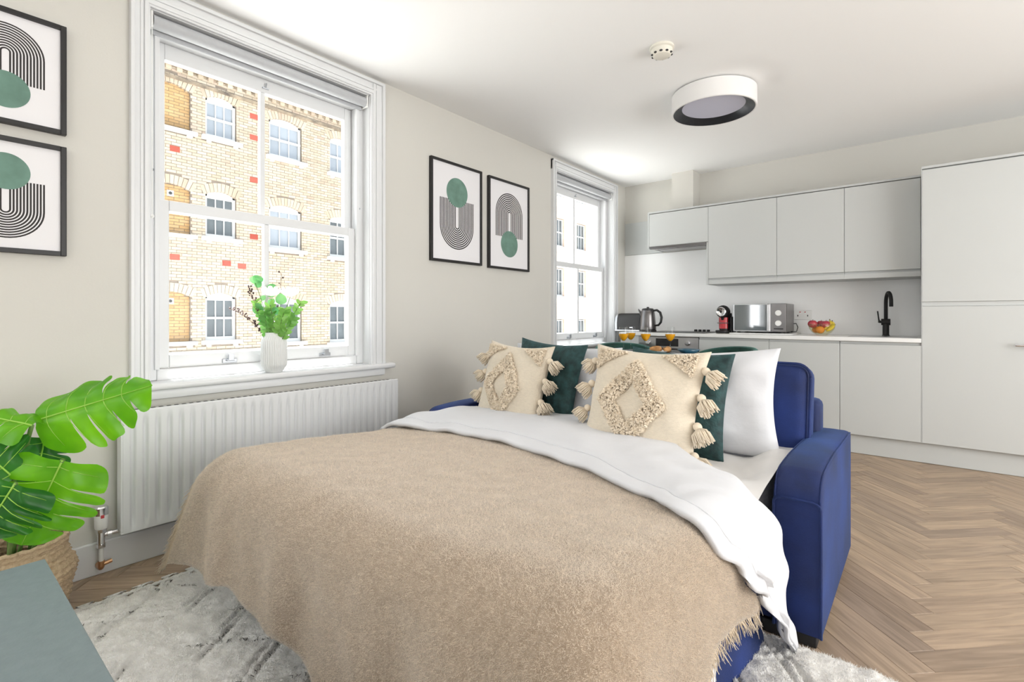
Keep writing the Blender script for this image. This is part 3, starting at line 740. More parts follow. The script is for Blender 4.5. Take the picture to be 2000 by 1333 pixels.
part('drip_base', MB().lathe([(.062, .001), (.066, .008), (.066, .026), (.06, .03)], c, 28), 'black', cm, 40)
part('body', MB().grid(lambda a, b: (c[0] + .058 * math.sin(2 * PI * a) * (.9 + .12 * math.sin(PI * b)), c[1] + .085 + .075 * math.cos(2 * PI * a), z + .002 + .19 * b), 28, 10, True).lathe([(.05, .19), (.0001, .2)], (c[0], c[1] + .085, z), 20, close=False), 'black', cm, True)
part('tank', MB().rbox(c[0] + .045, c[0] + .075, c[1] + .04, c[1] + .16, z + .001, z + .16, .012), 'black', cm)
part('front_panel', MB().grid(lambda a, b: (c[0] + .043 * math.sin((a - .5) * 2.4), c[1] + .025 - .032 * math.cos((a - .5) * 2.4), z + .045 + .105 * b + (.0) * a), 12, 6), 'red_plastic', cm, True, label='red front')
part('band', MB().rbox(c[0] - .05, c[0] + .05, c[1] - .014, c[1] + .05, z + .094, z + .102, .003), 'steel_dark', cm)
part('head', MB().ball((c[0] - .004, c[1] + .02, z + .205), .062, 20, 14, (1, 1.15, 1)), 'black', cm, True)
part('head_ring', MB().lathe([(.040, -.002), (.044, -.006), (.040, -.010), (.034, -.006)], (c[0] - .004, c[1] - .043, z + .205), 24, 'y'), 'chrome', cm, 40)
part('neck', MB().rbox(c[0] - .032, c[0] + .036, c[1] - .0, c[1] + .1, z + .145, z + .19, .012), 'black', cm)
part('spout', MB().lathe([(.012, .125), (.018, .15)], (c[0] - .002, c[1] + .0, z), 14), 'black', cm, 40)
tr = thing('worktop_board', 'thin white board under the microwave', 'board', (1.53, 5.0, z))
part('slab', MB().rbox(1.29, 1.80, 4.83, 5.28, z + .0005, z + .010, .003), 'worktop', tr)
mw = thing('microwave', 'silver microwave with mirrored door and two white knobs', 'microwave', (1.52, 5.05, z + .010)); zb = z + .0105
X0, X1, Y0, Y1 = 1.305, 1.745, 4.90, 5.25
part('body', MB().rbox(X0, X1, Y0 + .02, Y1, zb + .012, zb + .265, .006), 'steel_dark', mw)
dd = part('door', MB().rbox(X0, X1 - .122, Y0, Y0 + .0195, zb + .012, zb + .265, .004), 'steel', mw)
part('door_glass', MB().rbox(X0 + .012, X1 - .155, Y0 - .003, Y0 + .004, zb + .022, zb + .257, .002), 'mirror_glass', dd)
part('handle', MB().rbox(X1 - .152, X1 - .128, Y0 - .022, Y0 + .002, zb + .018, zb + .26, .006), 'steel', dd)
cp = part('control_panel', MB().rbox(X1 - .120, X1, Y0, Y0 + .0195, zb + .012, zb + .265, .004), 'steel_dark', mw)
for zz in (zb + .09, zb + .18): part('knob', MB().lathe([(.022, Y0 - .018), (.025, Y0 - .014), (.025, Y0 + .001)], (X1 - .06, 0, zz), 24, 'y'), 'plastic_white', cp, 40)
part('latch_slot', MB().rbox(X1 - .098, X1 - .022, Y0 - .001, Y0 + .002, zb + .035, zb + .045, .001), 'black', cp)
for (xx, yy) in ((X0 + .04, Y0 + .04), (X1 - .04, Y0 + .04), (X0 + .04, Y1 - .04), (X1 - .04, Y1 - .04)): part('foot', MB().lathe([(.014, 0), (.014, .0125)], (xx, yy, zb), 12), 'black', mw)
part('power_cord', MB().tube([(X1 - .03, Y1 - .02, zb + .08), (X1 + .02, Y1 - .01, zb + .085), (X1 + .035, Y1 - .02, zb + .05), (X1 + .03, Y1 - .05, zb + .012), (X1 - .02, Y1 - .04, zb + .006)], .004, 6), 'black', mw, True)
so = thing('wall_socket', 'double white wall socket with red switches beside the microwave', 'socket', (1.80, YB - .0125, 1.045))
part('plate', MB().rbox(1.735, 1.885, YB - .0235, YB - .0125, 1.045, 1.132, .004), 'plastic_white', so)
for xx in (1.79, 1.83): part('switch', MB().rbox(xx - .008, xx + .008, YB - .027, YB - .0236, 1.10, 1.12, .002), 'plastic_white', so); part('indicator', MB().rbox(xx - .006, xx + .006, YB - .0285, YB - .0271, 1.112, 1.119, .001), 'red_plastic', so)
for xx in (1.77, 1.85): part('pin_hole', MB().box(xx - .004, xx + .004, YB - .0243, YB - .0236, 1.075, 1.09), 'vent_dark', so)
# fruit bowl
fb = (2.0, 5.0, z)
solo('fruit_bowl', MB().lathe([(.0001, .002), (.04, .002), (.045, .006), (.07, .022), (.094, .055), (.103, .095), (.101, .097), (.091, .056), (.067, .026), (.04, .0105), (.0001, .010)], fb, 36), 'bowl_glass', 'clear glass bowl full of fruit on the worktop', 'bowl', smooth=True)
def fruit(nm, m, dx, dy, dz, r, lab, cat):
    t = thing(nm, lab, cat, (fb[0] + dx, fb[1] + dy, z + dz - r))
    part('flesh', MB().grid(lambda a, b: (fb[0] + dx + r * math.sin(PI * b) * math.cos(2 * PI * a), fb[1] + dy + r * math.sin(PI * b) * math.sin(2 * PI * a), z + dz + r * (-math.cos(PI * b)) * .93 - (.25 * r * math.exp(-((1 - b) / .08) ** 2) if nm == 'apple' else 0)), 20, 12, True), m, t, True)
    part('stalk', MB().tube([(fb[0] + dx, fb[1] + dy, z + dz + r * .68), (fb[0] + dx + .004, fb[1] + dy, z + dz + r * 1.05)], .002, 5), 'stem_brown', t)
fruit('apple', 'apple', -.066, -.015, .096, .037, 'dark red apple at the left rim of the fruit bowl', 'apple')
fruit('apple', 'apple', .030, -.004, .092, .036, 'red apple in the middle of the fruit bowl', 'apple')
fruit('apple', 'apple', -.012, .045, .094, .034, 'red apple at the back of the fruit bowl', 'apple')
fruit('orange', 'orange', -.008, -.030, .046, .034, 'bright orange at the front of the fruit bowl', 'orange')
fruit('orange', 'orange', -.045, .025, .046, .031, 'orange low behind the dark red apple', 'orange')
for k, (lab, off) in enumerate((('yellow banana curved along the right side of the bowl', 0), ('second banana lying under the apples in the bowl', .035))):
    pts = [(fb[0] + .04 + .045 * math.sin(a) - off * .6, fb[1] - .05 + .075 * (1 - math.cos(a)) * .6 + off * .6, z + .035 + .035 * a + off * .3) for a in np.linspace(0, 2.3, 9)]
    t = thing('banana', lab, 'banana', pts[0]); part('peel', MB().tube(pts, [.005, .012, .015, .016, .016, .015, .013, .009, .005], 8), 'banana', t, True)
    part('tip', MB().tube([pts[-1], (pts[-1][0], pts[-1][1], pts[-1][2] + .012)], .004, 6), 'stem_brown', t)
# tap
tp = thing('kitchen_tap', 'matt black swan-neck tap at the sink', 'tap', (2.435, 5.14, z)); c = (2.435, 5.14, z)
part('base', MB().lathe([(.026, .0005), (.026, .006), (.0225, .01), (.0225, .10)], c, 24), 'black_matte', tp, 40)
part('valve_body', MB().lathe([(.0265, -.03), (.0265, .03)], (c[0], c[1], z + .115), 20, 'x'), 'black_matte', tp, 40)
part('spout', MB().tube([(c[0], c[1], z + .10), (c[0], c[1], z + .25)] + [(c[0] + .02 * (1 - math.cos(a)), c[1] - .065 * (1 - math.cos(a)), z + .27 + .085 * math.sin(a)) for a in np.linspace(0, PI, 12)] + [(c[0] + .04, c[1] - .13, z + .24)], .0135, 12), 'black_matte', tp, True)
part('lever', MB().tube([(c[0] - .03, c[1], z + .115), (c[0] - .05, c[1], z + .12)], .010, 10).tube([(c[0] - .045, c[1], z + .12), (c[0] - .055, c[1] - .005, z + .205)], .005, 8), 'black_matte', tp, True)
sk = thing('sink', 'steel sink sunk into the white worktop below the tap', 'sink', (2.43, 4.95, z))
part('rim', MB().rbox(2.21, 2.64, 4.76, 5.09, z + .0003, z + .003, .001), 'steel', sk)
# ================================================================ pictures, lamp, radiator
def picture(y0, y1, z0, z1, flip, label, group=None):
    t = thing('framed_print', label, 'picture', (0.001, (y0 + y1) / 2, z0), group=group); fw = .018
    mb = MB().rbox(.001, .026, y0, y0 + fw, z0, z1, .002).rbox(.001, .026, y1 - fw, y1, z0, z1, .002).rbox(.001, .0258, y0 + fw, y1 - fw, z0, z0 + fw, .001).rbox(.001, .0258, y0 + fw, y1 - fw, z1 - fw, z1, .001)
    part('frame', mb, 'frame_black', t)
    part('paper', MB().box(.002, .0145, y0 + fw * .6, y1 - fw * .6, z0 + fw * .6, z1 - fw * .6), 'paper', t)
    # printed art: nested arches and a disc (flat print)
    W, H = y1 - y0 - 2 * fw, z1 - z0 - 2 * fw; yc = (y0 + y1) / 2
    s_ = -1 if flip else 1          # flip: bowls below, disc above
    zc = (z0 + z1) / 2
    R = W * .345; zA = zc + s_ * H * .135; leg = H * .275
    mb = MB(); n_ = 11; step = R / (n_ + .35); lw = step * .29
    for k in range(n_):
        r = R - k * step; xx = .0149
        pts = [(yc + r * math.cos(a), zA + s_ * r * math.sin(a)) for a in np.linspace(0, PI, 25)]
        pts = [(yc + r, zA - s_ * leg)] + pts + [(yc - r, zA - s_ * leg)]
        k0 = len(mb.v)
        for i, (a, b) in enumerate(pts):
            if i in (0, len(pts) - 1): ny, nz_ = (1, 0) if i == 0 else (-1, 0)
            else: ny, nz_ = (a - yc) / r, (b - zA) / r
            mb.v += [(xx, a - ny * lw, b - nz_ * lw), (xx, a + ny * lw, b + nz_ * lw)]
        for i in range(len(pts) - 1):
            q4 = (k0 + 2 * i, k0 + 2 * i + 1, k0 + 2 * i + 3, k0 + 2 * i + 2); mb.f.append(q4)
    part('printed_arches', mb, 'ink', t)
    zd = zc - s_ * H * .22; rd = W * .222
    part('printed_disc', MB().lathe([(.0001, .0153), (rd, .0153)], (0, yc, zd), 48, 'x', False), 'ink_green', t)
    return t
g4 = None
picture(2.325, 2.847, 1.470, 2.203, True, 'framed print between the windows, green disc above bowl-shaped lines')
picture(2.926, 3.452, 1.463, 2.197, False, 'framed print next to the far window, green disc below arched lines')
picture(.062, .407, 1.803, 2.237, False, 'upper framed print at the left edge, arched lines over a green disc')
picture(.062, .407, 1.319, 1.755, True, 'lower framed print at the left edge, green disc over curved lines')

lx, ly = 1.585, 3.44
la = thing('ceiling_light', 'round white drum ceiling light with a dark inner ring', 'ceiling light', (lx, ly, CH - .13))
zb = CH - .128
part('drum', MB().lathe([(.262, .0), (.266, .004), (.266, .118), (.262, .122)], (lx, ly, zb), 64, close=False).lathe([(.262, 0), (.255, .001), (.255, .01)], (lx, ly, zb), 64, close=False).lathe([(.262, .122), (.0001, .122)], (lx, ly, zb), 64, close=False), 'lamp_white', la, 40)
part('ceiling_plate', MB().lathe([(.22, .122), (.22, .1275)], (lx, ly, zb), 48), 'lamp_ring', la, 40)
part('ring', MB().lathe([(.2545, .003), (.20, .035), (.198, .037)], (lx, ly, zb), 64, close=False), 'lamp_ring', la, 40)
part('diffuser', MB().lathe([(.0001, .036), (.199, .0365)], (lx, ly, zb), 64, close=False), 'diffuser', la, True)
sd = thing('smoke_detector', 'small white smoke detector on the ceiling', 'smoke detector', (1.55, 2.67, CH - .06)); c = (1.55, 2.67, CH)
part('base', MB().lathe([(.065, -.0005), (.066, -.012), (.060, -.017)][::-1], c, 40), 'plastic_cream', sd, 40)
part('body', MB().lathe([(.058, -.0175), (.056, -.034), (.048, -.05), (.042, -.053), (.0001, -.055)][::-1], c, 40, close=False), 'plastic_cream', sd, 40)
for k in range(10):
    a = 2 * PI * k / 10; part('vent', MB().ball((c[0] + .051 * math.cos(a), c[1] + .051 * math.sin(a), CH - .043), .009, 8, 6, (1, 1, .55)), 'vent_dark', sd)

# radiator
ra = thing('radiator', 'white panel radiator with vertical flutes below the large window', 'radiator', (.07, 1.275, .165))
ry0, ry1, rz0, rz1 = .565, 1.985, .166, .680; NFL = 31
def flute(u, v):
    y = ry0 + .008 + (ry1 - ry0 - .016) * u; z = rz0 + .004 + (rz1 - rz0 - .008) * v
    m_ = sstep(z, rz0 + .028, rz0 + .05) * (1 - sstep(z, rz1 - .058, rz1 - .038)) * sstep(y, ry0 + .018, ry0 + .03) * (1 - sstep(y, ry1 - .03, ry1 - .018))
    w_ = math.cos(2 * PI * NFL * (y - ry0 - .02) / (ry1 - ry0 - .04)); d = max(-1, min(1, (w_ + .5) * 2.6))
    return (.098 - m_ * .012 * (.5 - .5 * d), y, z)
part('front_panel', MB().grid(flute, NFL * 14, 22), 'trim', ra, True)
part('panel_edge', MB().rbox(.078, .0978, ry0, ry1, rz0, rz0 + .010, .004).rbox(.078, .0978, ry0, ry1, rz1 - .010, rz1, .004).rbox(.078, .0976, ry0, ry0 + .010, rz0 + .01, rz1 - .01, .003).rbox(.078, .0976, ry1 - .010, ry1, rz0 + .01, rz1 - .01, .003), 'trim', ra)
part('back_panel', MB().rbox(.030, .044, ry0 + .03, ry1 - .03, rz0 + .01, rz1 - .012, .004), 'trim', ra)
part('convector', MB().box(.046, .076, ry0 + .04, ry1 - .04, rz0 + .04, rz1 - .05), 'trim', ra)
part('side_cover', MB().rbox(.026, .077, ry0 + .003, ry0 + .006, rz0 + .01, rz1 - .004, .001, 1).rbox(.026, .077, ry1 - .006, ry1 - .003, rz0 + .01, rz1 - .004, .001, 1), 'trim', ra)
mb = MB().box(.028, .080, ry0 + .005, ry1 - .005, rz1 - .007, rz1 - .005); part('top_grille', mb, 'trim', ra)
for k in range(46): part('grille_slot', MB().box(.034, .072, ry0 + .03 + k * .0298, ry0 + .046 + k * .0298, rz1 - .0049, rz1 - .0042), 'vent_dark', ra)
for yy in (ry0 + .2, ry1 - .2): part('wall_bracket', MB().box(.0005, .031, yy, yy + .03, rz0 + .08, rz1 - .08), 'trim', ra)
va = thing('radiator_valve', 'chrome and white thermostatic valve at the radiator corner', 'valve', (.062, .508, .05)); c = (.062, .508, 0)
part('valve_body', MB().tube([(c[0], c[1], .135), (c[0], c[1], .20)], .013, 12).tube([(c[0], c[1], .178), (c[0], .562, .178)], .009, 12).tube([(c[0], .527, .178), (c[0], .541, .178)], .0145, 10).tube([(c[0], c[1], .128), (c[0], c[1], .142)], .016, 8).tube([(c[0], c[1], .192), (c[0], c[1], .204)], .019, 8), 'chrome', va, 35)
part('thermostat_head', MB().lathe([(.020, .205), (.022, .21), (.0235, .262)], c, 24), 'plastic_white', va, 40)
part('head_cap', MB().lathe([(.0235, .2625), (.0235, .292), (.019, .297), (.0001, .298)], c, 24), 'chrome', va, 40)
part('red_mark', MB().rbox(c[0] + .018, c[0] + .0245, c[1] - .006, c[1] + .006, .252, .266, .002), 'red_plastic', va)
part('pipe', MB().tube([(c[0], c[1], .07), (c[0], c[1], .13)], .0085, 12), 'plastic_white', va, 40)
part('elbow', MB().tube([(c[0], c[1], .072), (c[0], c[1], .052), (c[0] - .006, c[1], .044), (c[0] - .044, c[1], .044)], .0115, 12).tube([(c[0], c[1] + .0, .056), (c[0], c[1] + .035, .062)], .008, 10), 'copper', va, 40)
# ================================================================ sofa bed
SX0, SX1, SY0, SY1 = .50, 2.42, 1.856, 2.72
sofa = thing('sofa_bed', 'navy blue velvet sofa bed pulled out in the middle of the room', 'sofa bed', ((SX0 + SX1) / 2, 2.3, 0))
AW = .138
def arm(x0, x1):
    # padded arm: crowned top, rounded front roll
    mb = MB(); n_ = 14
    prof = []
    ztop = .575
    def sect(t, y):  # t 0..1 around from inner bottom up over to outer bottom
        pass
    ny = 16; rows = []
    for j in range(ny + 1):
        f = j / ny; RR = .085; y = SY0 + RR * (1 - math.cos(f / .45 * PI / 2)) if f < .45 else SY0 + RR + (SY1 - .02 - SY0 - RR) * (f - .45) / .55
        e = max(0, (RR - (y - SY0)) / RR); zt = ztop - RR * (1 - math.sqrt(max(0, 1 - e * e))) - .012 * (1 - sstep(y, SY0, SY0 + .25)) - .012 * sstep(y, SY0 + .3, SY1)
        ring = []
        for i in range(n_ + 1):
            a = i / n_
            if a < .18: p = (x0, .045 + (zt - .03 - .045) * (a / .18))
            elif a > .82: p = (x1, .045 + (zt - .03 - .045) * ((1 - a) / .18))
            else:
                t = (a - .18) / .64 * PI; cx = (x0 + x1) / 2; hw = (x1 - x0) / 2
                co, si = math.cos(t), math.sin(t)
                p = (cx - hw * math.copysign(abs(co) ** .38, co), zt - .03 + .03 * abs(si) ** .6)
            ring.append((p[0], y, p[1]))
        rows.append(ring)
    k = len(mb.v)
    for r_ in rows: mb.v += r_
    m_ = n_ + 1
    for j in range(ny):
        for i in range(n_): a = k + j * m_ + i; mb.f.append((a, a + m_, a + m_ + 1, a + 1))
    mb.f.append(tuple(range(k, k + m_))); mb.f.append(tuple(reversed(range(k + ny * m_, k + (ny + 1) * m_))))
    o = part('arm', mb, 'blue_velvet', sofa, 50)
    # piping round the front and along the top edges
    fr = rows[0]; off = [(p[0], p[1] - .002, p[2]) for p in fr]
    part('piping', MB().tube(off, .0045, 6), 'blue_velvet', o, True)
    for idx in (4, n_ - 4): part('piping', MB().tube([(r_[idx][0], r_[idx][1], r_[idx][2] + .001) for r_ in rows], .0035, 6), 'blue_velvet', o, True)
    return o
arm(SX1 - AW, SX1); arm(SX0, SX0 + AW)
part('back_frame', MB().rbox(SX0 + .02, SX1 - .105, SY1 - .14, SY1, .06, .70, .03, 3), 'blue_velvet', sofa, 50)
part('seat_base', MB().rbox(SX0 + AW + .002, SX1 - AW - .002, SY0 + .006, SY1 - .15, .053, .296, .012), 'blue_velvet', sofa, 50)
part('plinth', MB().rbox(SX0 + .02, SX1 - .014, SY0 + .008, SY1 - .25, .004, .048, .004), 'black_matte', sofa)
for xx in (SX0 + .05, SX1 - .05):
    for yy in (SY1 - .04,): part('foot', MB().lathe([(.018, 0), (.022, .06)], (xx, yy, 0), 14), 'black', sofa, 40)
def cushion_shape(W, H, T, pinch=.05, pw=.55, seg=20, seam=.004, nseed=0, namp=.006, square=.0):
    """pillow in local space: x width, z height, y thickness (front = -y); returns front/back fn"""
    def pt(u, v, side):
        a, b = 2 * u - 1, 2 * v - 1
        e = ((1 - a * a) * (1 - b * b)); e = max(0, e)
        t = T / 2 * e ** pw + seam
        x = a * W / 2 * (1 - pinch * (1 - b * b) * abs(a) ** 2); z_ = b * H / 2 * (1 - pinch * (1 - a * a) * abs(b) ** 2)
        w_ = namp * nz(a * 2.2 + nseed, b * 2.2 + nseed * .7, side * 3) * e ** .3 * 2
        return Vector((x, side * t + side * w_, z_ + 0))
    return pt
def cushion_mb(W, H, T, seg=22, **k):
    pt = cushion_shape(W, H, T, **k)
    mb = MB(); mb.grid(lambda u, v: pt(u, v, -1), seg, seg); s0 = len(mb.v)
    mb.grid(lambda u, v: pt(1 - u, v, 1), seg, seg)
    # side band
    n1 = seg + 1
    def edge(k0, flip):
        L = []
        for i in range(seg): L.append(k0 + i)
        for j in range(seg): L.append(k0 + j * n1 + seg)
        for i in range(seg, 0, -1): L.append(k0 + seg * n1 + i)
        for j in range(seg, 0, -1): L.append(k0 + j * n1)
        return L
    A = edge(0, False)
    B = []
    for i in range(seg): B.append(s0 + (seg - i))
    for j in range(seg): B.append(s0 + j * n1)
    for i in range(seg, 0, -1): B.append(s0 + seg * n1 + (seg - i))
    for j in range(seg, 0, -1): B.append(s0 + j * n1 + seg)
    m_ = len(A)
    for i in range(m_): mb.f.append((A[(i + 1) % m_], A[i], B[i], B[(i + 1) % m_]))
    return mb, pt
def pose(loc, tilt, yaw, roll=0):
    return Matrix.Translation(loc) @ Matrix.Rotation(yaw, 4, 'Z') @ Matrix.Rotation(-tilt, 4, 'X') @ Matrix.Rotation(roll, 4, 'Y')
# back cushions of the sofa
for i, xc in enumerate((SX0 + AW + .405, SX1 - AW - .42 + .03)):
    mb, pt = MB(), None
    W, H, T = .82, .445, .17
    def box_cush(u, v, W=W, H=H, T=T):
        return None
    mb = MB().rbox(-W / 2, W / 2, -T / 2, T / 2, -H / 2, H / 2, .055, 5)
    for k in range(len(mb.v)):
        x, y, z_ = mb.v[k]; bul = .02 * (1 - (2 * x / W) ** 2) * (1 - (2 * z_ / H) ** 2); mb.v[k] = (x, y + math.copysign(bul, y), z_)
    mtx = pose((xc, 2.487, .642), math.radians(9), 0); mb.xf(mtx)
    o = part('back_cushion', mb, 'blue_velvet', sofa, 60)
    rr = .055; ring = []
    for (cx, cz, a0) in ((W / 2 - rr, H / 2 - rr, 0), (-W / 2 + rr, H / 2 - rr, PI / 2), (-W / 2 + rr, -H / 2 + rr, PI), (W / 2 - rr, -H / 2 + rr, 1.5 * PI)):
        for a in np.linspace(a0, a0 + PI / 2, 7): ring.append(mtx @ Vector((cx + rr * math.cos(a), -T / 2 + .018, cz + rr * math.sin(a))))
    ring.append(ring[0]); part('piping', MB().tube(ring, .006, 6), 'blue_velvet', o, True)
# pulled-out bed base
part('bed_base', MB().rbox(.70, 2.215, .95, SY0 + .004, .055, .30, .02, 3), 'blue_velvet', sofa, 50)
part('bed_valance', MB().grid(lambda u, v: (2.222 + .02 * (1 - v) - .03 * math.sin(u * 5) * (1 - v), .98 + .80 * u, .02 + .28 * v - .0 * u), 24, 6), 'blue_velvet', sofa, True)
solo('mattress', MB().rbox(.685, 2.235, .80, 2.40, .302, .475, .05, 4), 'linen', 'white mattress of the sofa bed below the duvet', 'mattress', smooth=60)
solo('fitted_sheet', MB().grid(lambda u, v: (.69 + 1.586 * u, 1.5 + .88 * v, .479 + .022 * nz(u * 9, v * 6, 3) * (1 if .03 < u < .97 else 0) + .012 + .045 * sstep(u, .88, 1.0) * sstep(v, .02, .35) + .012 * math.sin(u * 40 + v * 9) * sstep(u, .8, .95)), 60, 36), 'linen_warm', 'rumpled white sheet beside the pillow and armrest', 'sheet', smooth=True)

# ---- draped bedding: flat cloth mapped over a rounded box
CX0, CX1, CY0 = .70, 2.165, .80
def ztop(x, y): return .565 - .045 * sstep(y, .8, 1.6) + .010 * nz(x * 2.1, y * 2.1, 5)
def drape(x, y, off=0.0, R=.125, flare=.07, fold=.022, seed=0.0):
    qx, qy = min(max(x, CX0), CX1), max(y, CY0)
    dx, dy = x - qx, y - qy; r = math.hypot(dx, dy)
    z0 = ztop(qx, qy) + off
    if r < 1e-6: return Vector((x, y, z0))
    nx, ny = dx / r, dy / r; Re = R + off
    arc = Re * PI / 2
    if r < arc: a = r / Re; h = Re * math.sin(a); vz = Re * (1 - math.cos(a))
    else: e = r - arc; h = Re + e * flare; vz = Re + e * math.sqrt(1 - flare * flare)
    th = math.atan2(ny, nx); s_ = qx * 1.0 - qy * 1.0 + th * .28
    amp = fold * sstep(r, .10, .40)
    h += amp * (math.sin(s_ * 17 + 1.3 + seed) * .6 + math.sin(s_ * 29 + seed * 2.1) * .4 + .8 * nz(s_ * 5, seed, r * 1.5))
    z = z0 - vz
    return Vector((qx + nx * h, qy + ny * h, max(z, .014 + off * .3)))
def cloth_from(fn, nu, nv, thick, n_edge=False):
    """shell of two sheets joined round the rim; fn(u,v)->Vector top sheet"""
    mb = MB(); P = [[fn(i / nu, j / nv) for i in range(nu + 1)] for j in range(nv + 1)]
    Q = []
    for j in range(nv + 1):
        row = []
        for i in range(nu + 1):
            du = P[j][min(i + 1, nu)] - P[j][max(i - 1, 0)]; dv = P[min(j + 1, nv)][i] - P[max(j - 1, 0)][i]
            n_ = du.cross(dv); n_ = n_.normalized() if n_.length > 1e-9 else Vector((0, 0, 1))
            if n_.z < -.2: n_ = -n_
            row.append(P[j][i] - n_ * thick)
        Q.append(row)
    m1 = nu + 1
    for r_ in P: mb.v += [tuple(p) for p in r_]
    for r_ in Q: mb.v += [tuple(p) for p in r_]
    K = m1 * (nv + 1)
    for j in range(nv):
        for i in range(nu):
            a = j * m1 + i; mb.f.append((a, a + 1, a + m1 + 1, a + m1)); a += K; mb.f.append((a, a + m1, a + m1 + 1, a + 1))
    rim = list(range(nu)) + [j * m1 + nu for j in range(nv)] + [nv * m1 + i for i in range(nu, 0, -1)] + [j * m1 for j in range(nv, 0, -1)]
    for k in range(len(rim)):
        a, b = rim[k], rim[(k + 1) % len(rim)]; mb.f.append((b, a, a + K, b + K))
    return mb, P
YE = lambda x: interp(x, [.55, .64, 1.02, 1.36, 1.7, 2.03, 2.19, 2.31, 2.4, 2.5, 2.78], [1.49, 1.51, 1.57, 1.585, 1.52, 1.37, 1.265, 1.25, 1.34, 1.485, 1.78])
YT = lambda x: interp(x, [.55, .8, 1.1, 1.41, 1.81, 2.11, 2.29, 2.42, 2.55, 2.61, 2.80], [2.10, 2.18, 2.24, 2.25, 2.08, 1.81, 1.69, 1.73, 1.80, 1.77, 1.825])
# duvet lying under the throw
def duv(u, v):
    y = .43 + (1.60 - .43) * v; xr = 2.735 - .33 * sstep(y, 1.10, 1.30); x = .59 + (xr - .59) * u
    p = drape(x, y, .0, seed=.6, fold=.016); return p
mb, _ = cloth_from(duv, 90, 60, .012)
duvet = thing('duvet', 'white duvet folded back across the bed', 'duvet', (1.45, 1.5, .4))
part('cover', mb, 'linen', duvet, True)
# throw
BX0, BX1 = .56, 2.50
def thr(u, v, off=.016):
    x = BX0 + (BX1 - BX0) * u
    yf = .335 - .06 * math.exp(-((x - BX0) / .13) ** 2) + .022 * math.exp(-((x - .97) / .08) ** 2) - .05 * sstep(x, 1.3, 1.6)
    ye = YE(x) + .05
    y = yf + (ye - yf) * v
    xx = x + .015 * math.sin(y * 9) * sstep(abs(u - .5), .3, .5)
    p = drape(xx, y, off + .003 * nz(x * 14, y * 14), fold=.014, seed=0.0)
    p.x -= .30 * max(0, (.54 - p.z) / .5) ** 1.1 * math.exp(-((x - BX0) / .15) ** 2)
    return p
mb, P = cloth_from(thr, 150, 100, .007)
throw = thing('throw_blanket', 'fluffy beige throw with fringed ends spread over the bed', 'blanket', (1.45, 1.0, .4))
part('cloth', mb, 'blanket', throw, True)
# fringe on the two short ends, and the fluffy pile
def strands(name, roots, m, parent, w_=.0016, kind='stuff', tubes=False):
    if tubes:
        mb = MB()
        for pts in roots: mb.tube(pts, [w_ * (1 - .55 * i / (len(pts) - 1)) for i in range(len(pts))], 4)
        return part(name, mb, m, parent, True, kind=kind)
    vs, fs = [], []
    for pts in roots:
        pts = [Vector(p) for p in pts]; k = len(vs); n_ = len(pts)
        d = (pts[-1] - pts[0]).normalized(); s_ = d.cross(Vector((random.uniform(-1, 1), random.uniform(-1, 1), random.uniform(-1, 1)))).normalized()
        for i, p in enumerate(pts):
            ww = w_ * (1 - .75 * i / (n_ - 1)); vs += [tuple(p - s_ * ww), tuple(p + s_ * ww)]
        for i in range(n_ - 1): a = k + 2 * i; fs.append((a, a + 1, a + 3, a + 2))
    mb = MB(); mb.v = vs; mb.f = fs
    return part(name, mb, m, parent, kind=kind)
roots = []
for side in (0, 1):
    for k in range(700 if side == 0 else 420):
        v = random.random() ** (1.7 if side == 0 else 1.0) * (.62 if side == 0 else 1.0); j = v * 100; j0 = int(min(99, j)); f = j - j0
        i0, i1 = (0, 2) if side == 0 else (150, 148)
        p = P[j0][i0].lerp(P[j0 + 1][i0], f); q_ = P[j0][i1].lerp(P[j0 + 1][i1], f); d = (p - q_).normalized()
        if side == 0 and v > .75: continue
        ln = random.uniform(.03, .065) if side == 0 else random.uniform(.022, .055); d = (d * (1 if side else .25) + Vector((-1.1, -.25, -.35)) * (1 - side) + Vector((random.uniform(-.35, .35), random.uniform(-.35, .35), random.uniform(-.5, .1)))).normalized()
        mid = p + d * ln * .5 + Vector((0, 0, -.004)); e = p + d * ln * .9 + Vector((random.uniform(-.008, .008), random.uniform(-.008, .008), -.014))
        for q3 in (mid, e): q3.z = max(q3.z, .006)
        roots.append([p, mid, e])
strands('fringe', roots, 'fringe', throw, .0013, tubes=True)
def fuzz(name, p, d, ln, w_, m, parent):
    """many single-triangle fibres: roots p, directions d (unit), lengths ln"""
    n_ = len(p); r_ = RNG.normal(size=(n_, 3)); s_ = np.cross(d, r_); s_ /= np.linalg.norm(s_, axis=1, keepdims=True) + 1e-9
    off = np.array(origin(parent)); V = np.empty((n_, 3, 3)); V[:, 0] = p - s_ * w_ - off; V[:, 1] = p + s_ * w_ - off; V[:, 2] = p + d * ln[:, None] - off
    me = bpy.data.meshes.new(name); me.vertices.add(3 * n_); me.vertices.foreach_set('co', V.astype(np.float32).ravel())
    me.loops.add(3 * n_); me.loops.foreach_set('vertex_index', np.arange(3 * n_, dtype=np.int32))
    me.polygons.add(n_); me.polygons.foreach_set('loop_start', np.arange(0, 3 * n_, 3, dtype=np.int32))
    me.update(calc_edges=True); me.materials.append(M[m])
    o = bpy.data.objects.new(name, me); COL.objects.link(o); o.parent = parent; o['kind'] = 'stuff'; return o
PA = np.array([[tuple(p) for p in r_] for r_ in P]); NN = 420000
fi = RNG.random(NN) * 149.99; fj = RNG.random(NN) * 99.99; i0 = fi.astype(int); j0 = fj.astype(int); fi = (fi - i0)[:, None]; fj = (fj - j0)[:, None]
A, B, C_, D_ = PA[j0, i0], PA[j0, i0 + 1], PA[j0 + 1, i0], PA[j0 + 1, i0 + 1]
